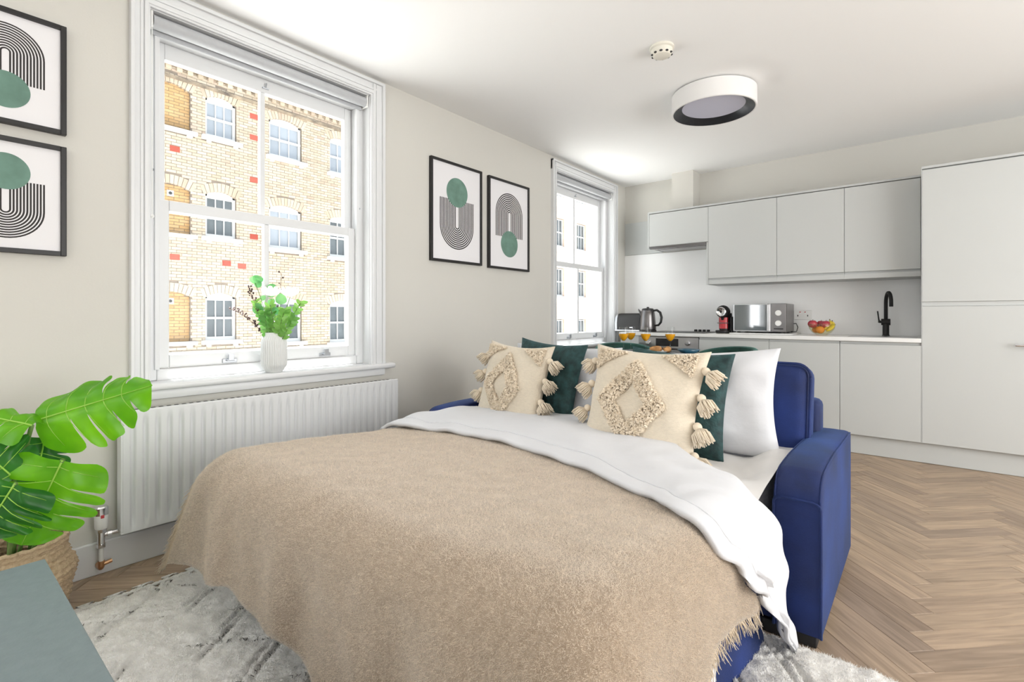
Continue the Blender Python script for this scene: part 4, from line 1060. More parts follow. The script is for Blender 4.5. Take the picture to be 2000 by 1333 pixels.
pp = (A * (1 - fi) + B * fi) * (1 - fj) + (C_ * (1 - fi) + D_ * fi) * fj
nn_ = np.cross(B - A, C_ - A); nn_ /= np.linalg.norm(nn_, axis=1, keepdims=True) + 1e-12
dd_ = nn_ * RNG.uniform(.45, 1.1, (NN, 1)) + RNG.uniform(-1, 1, (NN, 3)) * np.array([1, 1, .5]); dd_ /= np.linalg.norm(dd_, axis=1, keepdims=True)
fuzz('pile', pp - nn_ * .0008, dd_, RNG.uniform(.004, .0105, NN), .00042, 'nap', throw)
# folded-back band of the duvet
def band(u, v):
    x = .575 + (2.79 - .575) * u
    a, b = YE(x) - .0, YT(x)
    y = a + (b - a) * v
    if x > 2.35: y -= .0
    puff = .020 + .022 * math.sin(PI * min(1, v * 1.0)) ** .6 + .010 * nz(x * 4.0, y * 4, 2) + .006 * nz(x * 11, y * 8, 4)
    puff *= (1 - .45 * sstep(x, 2.35, 2.7))
    hem = .006 * math.exp(-((v - .14) / .03) ** 2) * -1 + .009 * nz(x * 7 + y * 6, y * 3, 7) + .004 * nz(x * 16 - y * 10, y * 9, 11) * (.3 + sstep(x, 1.9, 2.3))
    roll = -.05 * sstep(v, .9, 1.0)
    p = drape(x, y, .020 + puff + hem, fold=.008, seed=2.2, flare=.10)
    p.z += roll * (1 if x < 2.3 else .2)
    if p.x > 2.25: p.y = min(p.y, SY0 - .022)
    return p
mb, PB = cloth_from(band, 170, 44, .016)
part('fold_back', mb, 'linen', duvet, True, label='white turned-back top of the duvet')
part('hem', MB().tube([Vector(PB[6][i]) + Vector((0, 0, .001)) for i in range(0, 171, 2)], .0022, 5), 'linen', duvet, True)
# ---- pillows and cushions
def soft(name, label, cat, mtx, W, H, T, m, group=None, **k):
    mb, pt = cushion_mb(W, H, T, **k); loc = mtx.translation
    t = thing(name, label, cat, (loc.x, loc.y, loc.z - H / 2), group=group); mb.xf(mtx)
    part('cover', mb, m, t, True); return t, pt
mP = pose((1.86, 2.285, .697), math.radians(15), math.radians(3), math.radians(-3))
soft('bed_pillow', 'white pillow at the right, against the navy back cushion', 'pillow', mP, .72, .47, .17, 'linen', pinch=.09, namp=.022, nseed=3.1, seg=40)
mP = pose((1.10, 2.33, .695), math.radians(14), math.radians(-2))
soft('bed_pillow', 'white pillow showing between the two cream cushions', 'pillow', mP, .72, .45, .13, 'linen', pinch=.08, namp=.018, nseed=8.3, seg=40)
mG1 = pose((1.07, 2.225, .713), math.radians(14), math.radians(-6), math.radians(3))
soft('velvet_cushion', 'dark green velvet cushion behind the left cream cushion', 'cushion', mG1, .48, .47, .09, 'teal_velvet', pinch=.09, nseed=1.0)
mG2 = pose((1.825, 2.155, .705), math.radians(15), math.radians(2), math.radians(2))
soft('velvet_cushion', 'dark green velvet cushion behind the right cream cushion', 'cushion', mG2, .46, .46, .10, 'teal_velvet', pinch=.09, nseed=6.0)
# tasselled cream cushions
def tassel_mesh():
    mb = MB().ball((0, 0, 0), .016, 10, 8); n_ = 30
    for k in range(n_):
        a = 2 * PI * k / n_ + random.uniform(-.1, .1); rr = .012
        for lay in (0, 1):
            R2 = (.034 if lay == 0 else .018) * random.uniform(.85, 1.1); L = .062 * random.uniform(.85, 1.08)
            p0 = Vector((math.cos(a) * .006, math.sin(a) * .006, -.008)); p1 = Vector((math.cos(a) * R2 * .85, math.sin(a) * R2 * .85, -L * .45)); p2 = Vector((math.cos(a) * R2, math.sin(a) * R2, -L))
            mb.tube([p0, p1, p2], [.003, .0036, .0022], 4, cap=True)
    return mk_mesh('tassel', mb, 'cream_tuft', (0, 0, 0), True)
TAS = [tassel_mesh() for _ in range(3)]
def fancy(label, mtx, W, H, T, seed):
    t, pt = soft('tasselled_cushion', label, 'cushion', mtx, W, H, T, 'cream_cotton', group='cream cushions with tassels and tufted diamonds', pinch=.11, nseed=seed, seg=30, namp=.010)
    off = origin(t)
    def tuft(name, test, n_, size=.0075):
        mb = MB(); cnt = 0
        base = [(0, 0, 1), (.94, 0, -.33), (-.47, .82, -.33), (-.47, -.82, -.33)]
        while cnt < n_:
            a, b = random.uniform(-1, 1), random.uniform(-1, 1)
            if not test(a, b): continue
            cnt += 1
            p = pt((a + 1) / 2, (b + 1) / 2, -1) + Vector((0, -.015 * random.random() - .002, 0)); s_ = size * random.uniform(.7, 1.2)
            R_ = Matrix.Rotation(random.uniform(0, 6.28), 3, Vector((random.uniform(-1, 1), random.uniform(-1, 1), random.uniform(-1, 1))).normalized())
            mb.add([p + (R_ @ Vector(q_)) * s_ for q_ in base], [(0, 1, 2), (0, 2, 3), (0, 3, 1), (1, 3, 2)])
        mb.xf(mtx); part(name, mb, 'cream_tuft', t, False, label='shaggy tufted pattern', kind='stuff')
    tuft('tufted_diamond', lambda a, b: .26 < abs(a + .05) + abs(b + .05) * .72 < .60, 3000, .0085)
    tuft('tufted_corner', lambda a, b: .88 > abs(a) > .30 and b < .93 and b > .52 + (.86 - abs(a)) * .70, 1200, .007)
    for s_ in (-1, 1):
        for b in (.66, .22, -.24, -.70):
            p = mtx @ Vector((s_ * W / 2 * (.995 - .04 * (1 - b * b)), -.008, b * H / 2))
            o = bpy.data.objects.new('tassel', random.choice(TAS)); COL.objects.link(o); o.parent = t; o.location = p - off
            o.rotation_euler = (random.uniform(-.35, 0), s_ * -random.uniform(.55, .95), random.uniform(-.3, .3)); sc = random.uniform(1.0, 1.15); o.scale = (sc, sc, sc)
    return t
fancy('larger cream tasselled cushion at the right of the bed', pose((1.725, 2.03, .700), math.radians(17), math.radians(-2), math.radians(1.5)), .54, .50, .16, 2.0)
fancy('cream tasselled cushion at the left, nearer the radiator wall', pose((.935, 2.11, .697), math.radians(15), math.radians(-6), math.radians(2)), .49, .48, .14, 5.0)
# ================================================================ rug
RX0, RX1, RY0, RY1 = .34, 2.72, -.25, 1.835
rug = thing('rug', 'cream shaggy rug with carved diamond pattern and knotted fringe', 'rug', (1.5, .8, 0))
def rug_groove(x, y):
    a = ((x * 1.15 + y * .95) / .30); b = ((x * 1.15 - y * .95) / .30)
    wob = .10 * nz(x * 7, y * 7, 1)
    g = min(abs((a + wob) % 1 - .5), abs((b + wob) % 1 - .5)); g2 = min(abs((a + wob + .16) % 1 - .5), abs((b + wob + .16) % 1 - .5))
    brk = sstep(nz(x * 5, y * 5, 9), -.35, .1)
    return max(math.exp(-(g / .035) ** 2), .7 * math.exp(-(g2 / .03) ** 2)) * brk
def rug_fn(u, v):
    x = RX0 + (RX1 - RX0) * u; y = RY0 + (RY1 - RY0) * v
    x += .006 * nz(y * 9, 0, 1) * (1 if u in (0, 1) else 0); y += .008 * nz(x * 9, 3, 1) * (1 if v in (0, 1) else 0)
    e = min(u * (RX1 - RX0), (1 - u) * (RX1 - RX0), v * (RY1 - RY0), (1 - v) * (RY1 - RY0))
    hgt = .026 * sstep(e, 0, .02) + .002
    h = hgt * (1 - .8 * rug_groove(x, y)) + .010 * nz(x * 26, y * 26) * sstep(e, 0, .02) + .003 * nz(x * 90, y * 90, 2) * sstep(e, 0, .02)
    return (x, y, max(.0015, h))
part('pile', MB().grid(rug_fn, 300, 260), 'rug', rug, True)
rp = np.array(rug.children[0].data.vertices[0].co); ro = np.array(origin(rug)); RV = np.empty(len(rug.children[0].data.vertices) * 3, np.float32); rug.children[0].data.vertices.foreach_get('co', RV)
RV = RV.reshape(261, 301, 3) + ro; NN = 330000
fi = RNG.random(NN) * 299.99; fj = RNG.random(NN) * 259.99; i0 = fi.astype(int); j0 = fj.astype(int); fi = (fi - i0)[:, None]; fj = (fj - j0)[:, None]
pp = (RV[j0, i0] * (1 - fi) + RV[j0, i0 + 1] * fi) * (1 - fj) + (RV[j0 + 1, i0] * (1 - fi) + RV[j0 + 1, i0 + 1] * fi) * fj
keep = ~((pp[:, 0] > .75) & (pp[:, 0] < 2.1) & (pp[:, 1] > .85)) & (pp[:, 2] > .010); pp = pp[keep]; NN = len(pp)
dd_ = RNG.uniform(-1, 1, (NN, 3)); dd_[:, 2] = RNG.uniform(.35, 1.2, NN); dd_ /= np.linalg.norm(dd_, axis=1, keepdims=True)
fuzz('tufts', pp - np.array([0, 0, .001]), dd_, RNG.uniform(.006, .014, NN), .0011, 'rug_fibre', rug)
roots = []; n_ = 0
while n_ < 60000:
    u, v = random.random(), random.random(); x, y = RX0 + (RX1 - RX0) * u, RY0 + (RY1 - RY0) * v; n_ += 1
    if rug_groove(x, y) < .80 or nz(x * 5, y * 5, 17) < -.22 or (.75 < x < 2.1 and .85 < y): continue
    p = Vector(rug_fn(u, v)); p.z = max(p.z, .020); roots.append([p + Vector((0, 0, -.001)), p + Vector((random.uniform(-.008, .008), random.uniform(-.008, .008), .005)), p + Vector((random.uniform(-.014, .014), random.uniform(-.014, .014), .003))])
strands('yarn_groove_shade', roots, 'rug_dark', rug, .0015, tubes=True)  # grey-brown yarn dashes; their dark colour also stands in for groove shadow
# knotted fringe along the left end
roots = []; k = 0; y = RY0
while y < RY1 - .05:
    g0 = Vector((RX0 - .055 - random.uniform(0, .01), y + .045, .006)); 
    for s_ in range(5): roots.append([(RX0 + .004, y + random.uniform(0, .03), .010), (RX0 - .022, y + .012 + random.uniform(0, .02), .010), g0])
    for s_ in range(5): roots.append([(RX0 + .004, y + .06 + random.uniform(0, .03), .010), (RX0 - .022, y + .07 + random.uniform(-.02, .01), .010), g0])
    for s_ in range(9): roots.append([g0, g0 + Vector((-.010, random.uniform(-.02, .03), .004)), g0 + Vector((-random.uniform(.01, .03), random.uniform(-.03, .05), -.003))])
    y += .088
strands('fringe', roots, 'rug', rug, .0044, tubes=True)
roots = []
for k in range(900):
    y = RY0 + (RY1 - RY0) * random.random(); roots.append([(RX0 - .038 + random.uniform(-.008, .008), y, .006), (RX0 - .040 + random.uniform(-.01, .01), y + .02, .010), (RX0 - .040 + random.uniform(-.01, .01), y + .045, .005)])
strands('fringe', roots, 'rug', rug, .0044, tubes=True)

# ================================================================ low unit in the foreground
ts = thing('media_unit', 'low grey-green unit cut off at the bottom left corner', 'cabinet', (1.6, .02, 0))
zt = .45; mx0, mx1, my0, my1 = .912, 2.25, -.20, .228
part('top', MB().rbox(mx0, mx1, my0, my1, zt - .022, zt, .0025), 'stand_top', ts)
part('body', MB().rbox(mx0 + .012, mx1 - .012, my0 + .012, my1 - .012, .09, zt - .023, .003), 'stand_top', ts)
for i in range(3):
    a = mx0 + .014 + (mx1 - mx0 - .028) * i / 3; b = mx0 + .014 + (mx1 - mx0 - .028) * (i + 1) / 3
    d_ = part('door', MB().rbox(a + .002, b - .002, my1 - .0115, my1 - .001, .095, zt - .028, .002), 'stand_top', ts); part('knob', MB().lathe([(.008, my1 - .0008), (.011, my1 + .012), (.0001, my1 + .014)], (b - .04, 0, .30), 14, 'y'), 'black', d_, 40)
for xx in (mx0 + .05, mx1 - .05):
    for yy in (my0 + .05, my1 - .05): part('leg', MB().lathe([(.012, .0225), (.016, .091)], (xx, yy, 0), 12), 'black', ts, 40)

# ================================================================ monstera in a basket
bc = Vector((.20, .235, 0))
bk = thing('wicker_basket', 'woven seagrass belly basket holding the monstera', 'basket', tuple(bc))
pf = [(.125, 0), (.14, .004), (.150, .05), (.158, .105), (.168, .145), (.172, .165), (.165, .19), (.150, .215), (.144, .245), (.147, .275), (.150, .285), (.144, .285), (.137, .245), (.144, .212), (.158, .188), (.163, .162), (.15, .105), (.14, .05), (.12, .02), (.0001, .018)]
prof = []
for i in range(len(pf) - 1):
    n_ = max(1, int(math.hypot(pf[i + 1][0] - pf[i][0], pf[i + 1][1] - pf[i][1]) / .006)); prof += [(pf[i][0] + (pf[i + 1][0] - pf[i][0]) * k / n_, pf[i][1] + (pf[i + 1][1] - pf[i][1]) * k / n_) for k in range(n_)]
prof.append(pf[-1])
mb = MB(); nn = 96; mb.lathe(prof, (0, 0, 0), nn, close=False)
for i in range(len(mb.v)):
    x, y, z = mb.v[i]; r = math.hypot(x, y)
    if r > .1: a = i % nn; lev = i // nn; s_ = 1 + (.0045 * math.sin(lev * 1.9) + .003 * (1 if (a // 2 + lev // 2) % 2 else -1)) / r; mb.v[i] = (x * s_, y * s_, z)
for i in range(len(mb.v)): mb.v[i] = (mb.v[i][0] + bc.x, mb.v[i][1] + bc.y, mb.v[i][2])
part('weave', mb, 'wicker', bk, True)
part('rim', MB().tube([(bc.x + .147 * math.cos(a), bc.y + .147 * math.sin(a), .286 + .002 * math.sin(a * 24)) for a in np.linspace(0, 2 * PI, 97)], .007, 8), 'wicker', bk, True)
plant = thing('monstera_plant', 'bright green monstera with split leaves standing in the basket', 'plant', (bc.x, bc.y, .2))
part('soil', MB().lathe([(.0001, .175), (.05, .177), (.10, .173), (.150, .17)], tuple(bc), 24, close=False), 'soil', plant, True)
def monstera(base, tip, normal, width, m, curl=.25, droop=.12, asym=(1, 1), slits=4, seed=0):
    base, tip, normal = Vector(base), Vector(tip), Vector(normal); ax = tip - base; L = ax.length; ax.normalize()
    normal = (normal - ax * normal.dot(ax)).normalized(); side = ax.cross(normal)
    sl = [.14 + .70 * (i + .5) / slits for i in range(slits)]
    def wid(s): return width * (math.sin(PI * min(1, (s * .93 + .07)) ** .72)) ** .62 * (1 if s < 1 else 0) if s < .999 else .004
    def P(s, r, sg):
        w_ = wid(s) * asym[0 if sg < 0 else 1]
        fwd = .30 * r * w_ * (1 - s) - .55 * r * w_ * (1 - sstep(s, 0, .30)) * .55
        x = s * L + fwd + .20 * w_ * r * r * (s - .2)
        lat = sg * r * w_
        h = -curl * w_ * r ** 2.0 + .10 * w_ * math.sin(PI * min(1, r * 1.3)) - droop * L * s * s + .012 * math.sin(s * 26 + seed) * r * (1 if r > .3 else .3)
        return base + ax * x + side * lat + normal * h
    mb = MB(); nr = 14
    for sg in (-1, 1):
        cs = [0.0] + [c + .02 * math.sin(seed + k * 2.3 + sg) + (.02 if sg > 0 else 0) for k, c in enumerate(sl)] + [1.0]
        for k in range(len(cs) - 1):
            def edge(kk, r):
                if kk in (0, len(cs) - 1): return 0
                st = .40 + .13 * math.sin(kk * 1.7 + seed + sg)
                return .003 + .013 * ((r - st) / (1 - st)) ** .8 + .014 * max(0, (r - .88) / .12) ** 2 if r > st else 0
            def lobe(u, v, k=k, sg=sg):
                lo, hi = cs[k] + edge(k, v), cs[k + 1] - edge(k + 1, v)
                return P(lo + (hi - lo) * u, v * (1 - .05 * (2 * u - 1) ** 4), sg)
            mb.grid(lobe, 10, nr)
    o = part('leaf', mb, m, plant, True)
    vb = MB().tube([P(s, 0, 1) + normal * .0012 for s in np.linspace(0, .985, 14)], [.0032 * (1 - .75 * s) for s in np.linspace(0, 1, 14)], 6)
    for k in range(slits + 1):
        s0 = .08 + .72 * k / (slits + .5)
        for sg in (-1, 1): vb.tube([P(min(.99, s0 + .05 * r), r, sg) + normal * .0008 for r in np.linspace(0, .82, 6)], [.0016, .0014, .0012, .001, .0008, .0005], 4)
    part('vein', vb, 'vein', o, True)
    return o
def petiole(pts, r=.006): part('stem', MB().tube(pts, [r * 1.25] + [r] * (len(pts) - 1), 8), 'stem', plant, True)
def bez(a, b, c, n_=9): a, b, c = Vector(a), Vector(b), Vector(c); return [a * (1 - t) ** 2 + b * 2 * t * (1 - t) + c * t * t for t in np.linspace(0, 1, n_)]
tocam = lambda p: (CAM - Vector(p)).normalized()
B0 = at(72, 822, 1.62); T0 = at(296, 752, 1.72)
monstera(B0, T0, tocam(B0) + Vector((0, 0, .55)), .125, 'leaf', curl=.55, droop=.02, asym=(1.0, 1.05), seed=1)
B1 = at(122, 900, 1.55); T1 = at(40, 1068, 1.50)
monstera(B1, T1, tocam(B1) + Vector((0, 0, .25)), .150, 'leaf', curl=.25, droop=.03, seed=2.5)
B2 = at(62, 832, 1.55); T2 = at(-120, 790, 1.50)
monstera(B2, T2, tocam(B2) * .5 + Vector((0, 0, .9)), .085, 'leaf', curl=.4, droop=.10, seed=4)
B3 = at(28, 935, 1.50); T3 = at(-70, 850, 1.45)
monstera(B3, T3, tocam(B3) + Vector((.2, 0, .2)), .10, 'leaf_deep', curl=.3, seed=5.2)
B4 = at(88, 855, 1.66); T4 = at(60, 985, 1.62)
monstera(B4, T4, tocam(B4) + Vector((-.5, .2, .3)), .085, 'leaf_deep', curl=.5, droop=.05, seed=7)
B5 = at(30, 945, 1.46); T5 = at(-40, 1050, 1.42)
monstera(B5, T5, tocam(B5) + Vector((-.1, -.2, .3)), .12, 'leaf_deep', curl=.3, droop=.06, seed=9)
G = Vector((bc.x, bc.y, .175))
petiole(bez(G + Vector((.02, .03, 0)), at(110, 850, 1.70), B0)); petiole(bez(G + Vector((.04, .02, 0)), at(100, 1000, 1.68), B1), .007)
petiole(bez(G + Vector((.0, .0, 0)), at(40, 900, 1.66), B2)); petiole(bez(G + Vector((-.02, .0, 0)), at(10, 1010, 1.58), B3))
petiole(bez(G + Vector((.03, .0, 0)), at(75, 930, 1.72), B4)); petiole(bez(G + Vector((.0, -.02, 0)), at(30, 1040, 1.55), B5))

# ================================================================ vase with flowers on the sill
vc = Vector((-.005, 1.247, W1['z0']))
mb = MB(); vp = [(.0001, .001), (.040, .001), (.042, .004), (.052, .02), (.062, .035), (.0645, .05), (.0645, .155), (.062, .172), (.052, .188), (.046, .195), (.0455, .212), (.043, .212), (.043, .196), (.05, .18), (.058, .16), (.058, .05), (.0001, .012)]
nn = 216; mb.lathe(vp, (0, 0, 0), nn, close=False)
for i in range(len(mb.v)):
    lev = i // nn; a = 2 * PI * (i % nn) / nn
    if 3 <= lev <= 8: x, y, z = mb.v[i]; s_ = 1 - .06 * (1 - abs(math.cos(a * 18)) ** .5); mb.v[i] = (x * s_, y * s_, z)
for i in range(len(mb.v)): mb.v[i] = (mb.v[i][0] + vc.x, mb.v[i][1] + vc.y, mb.v[i][2] + vc.z)
solo('ribbed_vase', mb, 'vase', 'white ribbed ceramic vase on the window sill', 'vase', smooth=True)
VD = 2.40   # forward distance of the vase
vd = -(vc.x - CAM.x) * SN + vc.y * CS; VD = vd
def inner(): a = random.uniform(0, 6.28); r = random.uniform(0, .025); return Vector((vc.x + r * math.cos(a), vc.y + r * math.sin(a), vc.z + .10))
def leaf_disc(mb, c, n_, r, ln=1.0, up=None):
    n_ = Vector(n_).normalized(); u = n_.orthogonal().normalized() if up is None else (Vector(up) - n_ * Vector(up).dot(n_)).normalized(); w_ = n_.cross(u); k = len(mb.v); c = Vector(c)
    pts = []
    for i in range(12):
        a = 2 * PI * i / 12; pts.append(c + u * (math.cos(a) * r * ln) + w_ * (math.sin(a) * r * (1 - .18 * math.cos(a))) + n_ * (.10 * r * math.cos(2 * a)))
    mb.v += [tuple(c + n_ * -.05 * r)] + [tuple(p) for p in pts]; mb.f += [(k, k + 1 + i, k + 1 + (i + 1) % 12) for i in range(12)]
def sprig(name, lab, cat, ctrl, leaves, stem_m='stem', leaf_m='leaf_sprig', sr=.0016):
    t = thing(name, lab, cat, (vc.x, vc.y, vc.z + .1)); base = inner(); pts = bez(base, *ctrl, n_=12)
    part('stem', MB().tube(pts, sr, 5), stem_m, t, True); leaves(t, pts, leaf_m); return t
def rnd(s=1): return Vector((random.uniform(-s, s), random.uniform(-s, s), random.uniform(-s, s)))
def euc(sizes, offs):
    def f(t, pts, m):
        for k, (idx, sz) in enumerate(zip(offs, sizes)):
            mb = MB(); p = pts[idx]; d = rnd(); d.z = abs(d.z); c = p + d.normalized() * sz * .8
            leaf_disc(mb, c, tocam(c) + rnd(.5), sz, 1.1, up=d); part('leaf', mb, m, t, True)
    return f
def small(nl, sz, start=3, ln=1.7, spread=1.0):
    def f(t, pts, m):
        for k in range(nl):
            j = start + (len(pts) - 1 - start) * k / (nl - 1); i0 = min(len(pts) - 2, int(j)); p = pts[i0].lerp(pts[i0 + 1], j - i0)
            ax = (pts[i0 + 1] - pts[i0]).normalized(); sd = ax.cross(tocam(p)).normalized() * (1 if k % 2 else -1); d = (sd * spread + ax * .8 + rnd(.3)).normalized()
            mb = MB(); leaf_disc(mb, p + d * sz * ln * .9, tocam(p) + rnd(.6), sz, ln, up=d); part('leaf', mb, m, t, True)
    return f
def berries(n_, sz):
    def f(t, pts, m):
        for k in range(n_):
            j = 4 + (len(pts) - 5.01) * k / (n_ - 1); i0 = int(j); p = pts[i0].lerp(pts[i0 + 1], j - i0); d = rnd(); d.z = abs(d.z) + .2; d.normalize(); e = p + d * random.uniform(.008, .02)
            b_ = part('twig', MB().tube([p, e], .0007, 4), 'stem_brown', t); part('bud', MB().ball(e, sz * random.uniform(.7, 1.2), 6, 5, (1, 1, 1.3)), m, b_, True)
    return f
sprig('eucalyptus_sprig', 'tall eucalyptus sprig with round leaves, leaning left in the vase', 'foliage', (at(520, 610, VD), at(497, 548, VD)), euc([.024, .025, .018, .015], [11, 11, 10, 8]), leaf_m='leaf_euc')
sprig('eucalyptus_sprig', 'upright eucalyptus sprig behind the white flowers', 'foliage', (at(530, 610, VD + .03), at(526, 566, VD + .03)), euc([.022, .020, .018], [11, 10, 8]), leaf_m='leaf_euc')
sprig('eucalyptus_sprig', 'short eucalyptus sprig low at the left of the vase', 'foliage', (at(525, 630, VD - .02), at(502, 612, VD - .02)), euc([.030, .022], [11, 8]), leaf_m='leaf_euc')
sprig('eucalyptus_sprig', 'eucalyptus sprig under the right white flower', 'foliage', (at(540, 620, VD - .03), at(549, 592, VD - .03)), euc([.028, .02, .02], [11, 8, 6]), leaf_m='leaf_euc')
sprig('leafy_sprig', 'light green leafy sprig leaning to the right', 'foliage', (at(560, 632, VD - .01), at(588, 592, VD - .01)), small(18, .011), leaf_m='leaf_sprig')
sprig('leafy_sprig', 'light green leafy sprig arching low on the right', 'foliage', (at(562, 640, VD - .03), at(574, 622, VD - .03)), small(13, .011), leaf_m='leaf_sprig')
sprig('leafy_sprig', 'small-leaved green sprig in the middle of the bouquet', 'foliage', (at(535, 630, VD - .04), at(527, 596, VD - .04)), small(20, .011, 1), leaf_m='leaf_sprig')
sprig('leafy_sprig', 'feathery green sprig at the left of the bouquet', 'foliage', (at(512, 625, VD - .02), at(500, 590, VD - .02)), small(22, .009, 2), leaf_m='leaf_sprig')
sprig('leafy_sprig', 'dense green sprig right of centre above the vase', 'foliage', (at(548, 632, VD - .04), at(556, 606, VD - .045)), small(20, .012, 1), leaf_m='leaf_sprig')
sprig('leafy_sprig', 'dense green sprig left of centre above the vase', 'foliage', (at(520, 632, VD - .04), at(517, 612, VD - .045)), small(20, .012, 1), leaf_m='leaf_sprig')
sprig('berry_sprig', 'brown berry sprig stretching far left over the sill', 'foliage', (at(505, 628, VD - .02), at(452, 604, VD - .02)), berries(44, .0042), 'stem_brown', 'berry', .0014)
sprig('berry_sprig', 'brown seeded sprig rising at the left of the bouquet', 'foliage', (at(505, 615, VD - .01), at(486, 562, VD - .01)), berries(40, .0042), 'stem_brown', 'berry', .0014)
sprig('berry_sprig', 'thin dark sprig sticking up above the white flowers', 'foliage', (at(545, 600, VD + .02), at(550, 535, VD + .02)), berries(9, .004), 'stem_brown', 'berry', .0010)
for (u, v, lab) in ((530, 577, 'white ranunculus flower on the left of the bouquet'), (566, 578, 'white ranunculus flower on the right of the bouquet')):
    c = at(u, v, VD - .03); t = thing('ranunculus', lab, 'flower', (vc.x, vc.y, vc.z + .1)); part('stem', MB().tube(bez(inner(), at((u + 540) / 2, 620, VD - .03), c - Vector((0, 0, .012))), .0018, 6), 'stem', t, True)
    ax = (tocam(c) * .45 + Vector((0, 0, 1))).normalized(); e1 = ax.orthogonal().normalized(); e2 = ax.cross(e1)
    for ring, (n_, R_, op) in enumerate(((9, .047, 1.45), (8, .041, 1.15), (7, .033, .85), (5, .022, .55), (4, .012, .3))):
        for k in range(n_):
            a0 = 2 * PI * k / n_ + ring * .4; wd = 2 * PI / n_ * .85
            def pet(p, q_, a0=a0, wd=wd, R_=R_, op=op):
                a = a0 + (p - .5) * wd * math.sin(PI * (.18 + .64 * q_)) * 1.3; th = .15 + (op - .15) * q_
                rr = R_ * (1 + .06 * math.cos((p - .5) * 5))
                return c + (e1 * math.cos(a) + e2 * math.sin(a)) * (rr * math.sin(th)) + ax * (R_ * .72 * (1 - math.cos(th)) + (.047 - R_) * .15 + .004 * q_)
            part('petal', MB().grid(pet, 5, 5), 'petal', t, True)

# ================================================================ dining corner behind the sofa
TZ = .785; tcx, tcy = .98, 3.86
tb = thing('dining_table', 'black round dining table behind the sofa', 'table', (tcx, tcy, 0))
part('table_top', MB().lathe([(.0001, TZ - .022), (.35, TZ - .022), (.36, TZ - .018), (.36, TZ - .003), (.357, TZ), (.0001, TZ)], (tcx, tcy, 0), 64, close=False), 'table_black', tb, 40)
part('pedestal', MB().lathe([(.035, .02), (.030, .1), (.030, TZ - .05), (.06, TZ - .022)], (tcx, tcy, 0), 24), 'table_black', tb, 40)
part('foot_plate', MB().lathe([(.25, .0005), (.25, .012), (.05, .02)], (tcx, tcy, 0), 40), 'table_black', tb, 40)
def wine(p, lab):
    x, y = p.x, p.y; t = thing('wine_glass', lab, 'glass', (x, y, TZ), group='glasses of orange juice on the dining table')
    k_ = 1.12; pr = [(.0001, .003), (.031, .001), (.032, .003), (.006, .007), (.0036, .013), (.0034, .07), (.010, .077), (.026, .095), (.036, .120), (.037, .135), (.0345, .16), (.031, .182)]; pr = [(a * k_, b * k_) for a, b in pr]
    part('glass_body', MB().lathe(pr, (x, y, TZ), 32, close=False), 'wine_glass', t, True)
    part('juice', MB().lathe([(a * k_, b * k_) for a, b in ((.0001, .078), (.010, .080), (.0245, .0965), (.0345, .1205), (.0350, .130), (.0001, .1305))], (x, y, TZ), 28, close=False), 'juice', t, 40)
for u, v, d, lab in ((1218, 690, 4.16, 'leftmost glass of orange juice, overlapping the second'), (1232, 690, 4.34, 'second glass of orange juice from the left'), (1261, 690, 4.14, 'third glass of orange juice from the left'), (1309, 690, 4.10, 'glass of orange juice standing alone on the right')): wine(at(u, v, d), lab)
p = at(1288, 690, 4.10); p = at(1286, 690, 4.02)
t = thing('plate', 'white plate with croissants on the dining table', 'plate', (p.x, p.y, TZ)); part('dish', MB().lathe([(.0001, .001), (.06, .001), (.10, .014), (.102, .016), (.099, .0165), (.06, .005), (.0001, .004)], (p.x, p.y, TZ), 36, close=False), 'plastic_white', t, True)
for (dx, dy, rz, lab) in ((-.03, .0, .3, 'croissant on the left of the white plate'), (.035, .01, 1.1, 'croissant on the right of the white plate')):
    pts = []; rs = []
    for a in np.linspace(-1.25, 1.25, 15): pts.append((p.x + dx + .05 * math.sin(a + rz), p.y + dy + .05 * math.cos(a + rz) - .03, TZ + .028)); rs.append(.006 + .019 * math.cos(a) ** 1.2 * (1 + .10 * math.sin(a * 14)))
    solo('croissant', MB().tube(pts, rs, 10), 'croissant', lab, 'croissant', smooth=True)
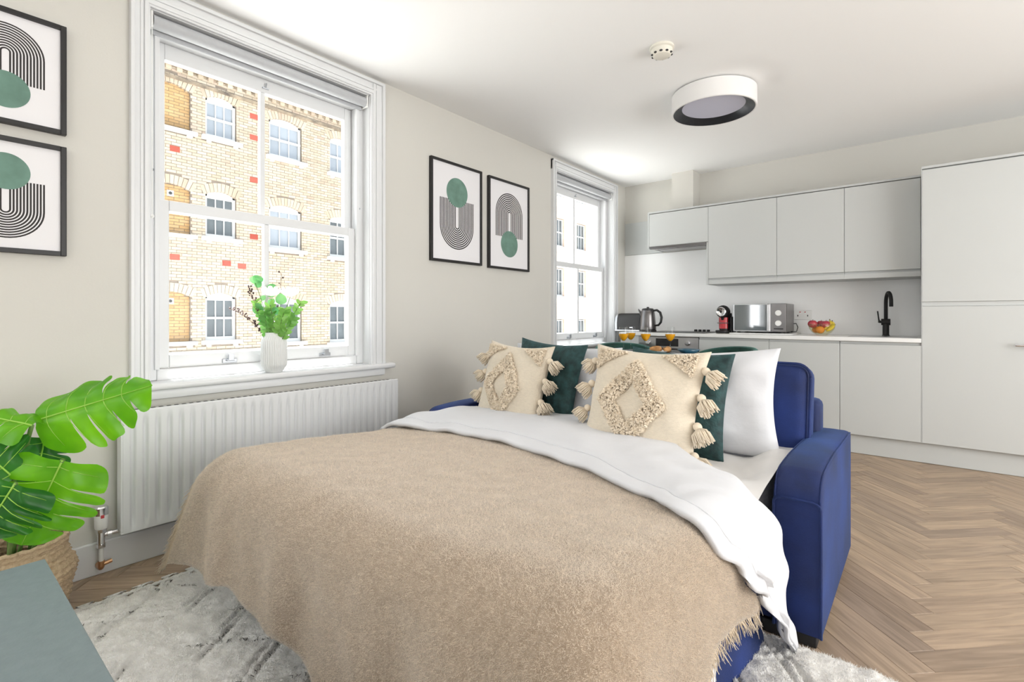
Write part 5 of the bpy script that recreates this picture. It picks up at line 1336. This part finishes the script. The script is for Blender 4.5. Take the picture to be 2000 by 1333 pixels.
p = at(1345, 690, 3.86)
t = thing('small_bowl', 'shallow dark blue bowl on the dining table', 'bowl', (p.x, p.y, TZ)); part('bowl', MB().lathe([(.0001, .002), (.04, .002), (.06, .012), (.085, .036), (.083, .037), (.058, .016), (.0001, .007)], (p.x, p.y, TZ), 36, close=False), 'bowl_blue', t, True)
def tub_chair(x, y, rz, lab):
    t = thing('tub_chair', lab, 'chair', (0, 0, 0), group='green velvet chairs round the dining table')
    def shell(u, v, ro):
        a = -PI * .80 + 1.6 * PI * u; hgt = .47 + (.335 - .15 * abs(2 * u - 1) ** 2.2) * v
        return (ro * math.sin(a) * (1 + .06 * v), ro * math.cos(a) * (1 + .06 * v), hgt if v > 0 else .40)
    mb = MB().grid(lambda u, v: shell(u, v, .27), 32, 8); mb.grid(lambda u, v: shell(1 - u, v, .235), 32, 8)
    mb.grid(lambda u, v: tuple(np.array(shell(u, 1, .27)) * (1 - v) + np.array(shell(u, 1, .235)) * v + np.array((0, 0, .012 * math.sin(PI * v)))), 32, 3)
    mb.grid(lambda u, v: tuple(np.array(shell(v * 0, u, .27)) * (1 - v) + np.array(shell(0, u, .235)) * v), 8, 1).grid(lambda u, v: tuple(np.array(shell(1, u, .27)) * (1 - v) + np.array(shell(1, u, .235)) * v), 8, 1)
    part('backrest', mb, 'green_velvet', t, True)
    part('seat', MB().lathe([(.0001, .385), (.22, .385), (.235, .40), (.235, .455), (.215, .475), (.0001, .482)], (0, 0, 0), 36, close=False), 'green_velvet', t, True)
    for sx in (-1, 1):
        for sy in (-1, 1): part('leg', MB().tube([(sx * .14, sy * .14, .39), (sx * .19, sy * .19, 0.003)], [.014, .010], 8), 'black', t, True)
    t.location = (x, y, 0); t.rotation_euler = (0, 0, rz); return t
c0 = tub_chair(1.35, 4.385, -.605, 'green velvet tub chair at the right of the dining table')
dup(c0, (.50, 4.33, 0), .785, 'green velvet tub chair behind the glasses of juice'); dup(c0, (1.31, 3.28, 0), PI + .51, 'green velvet tub chair between sofa and dining table')
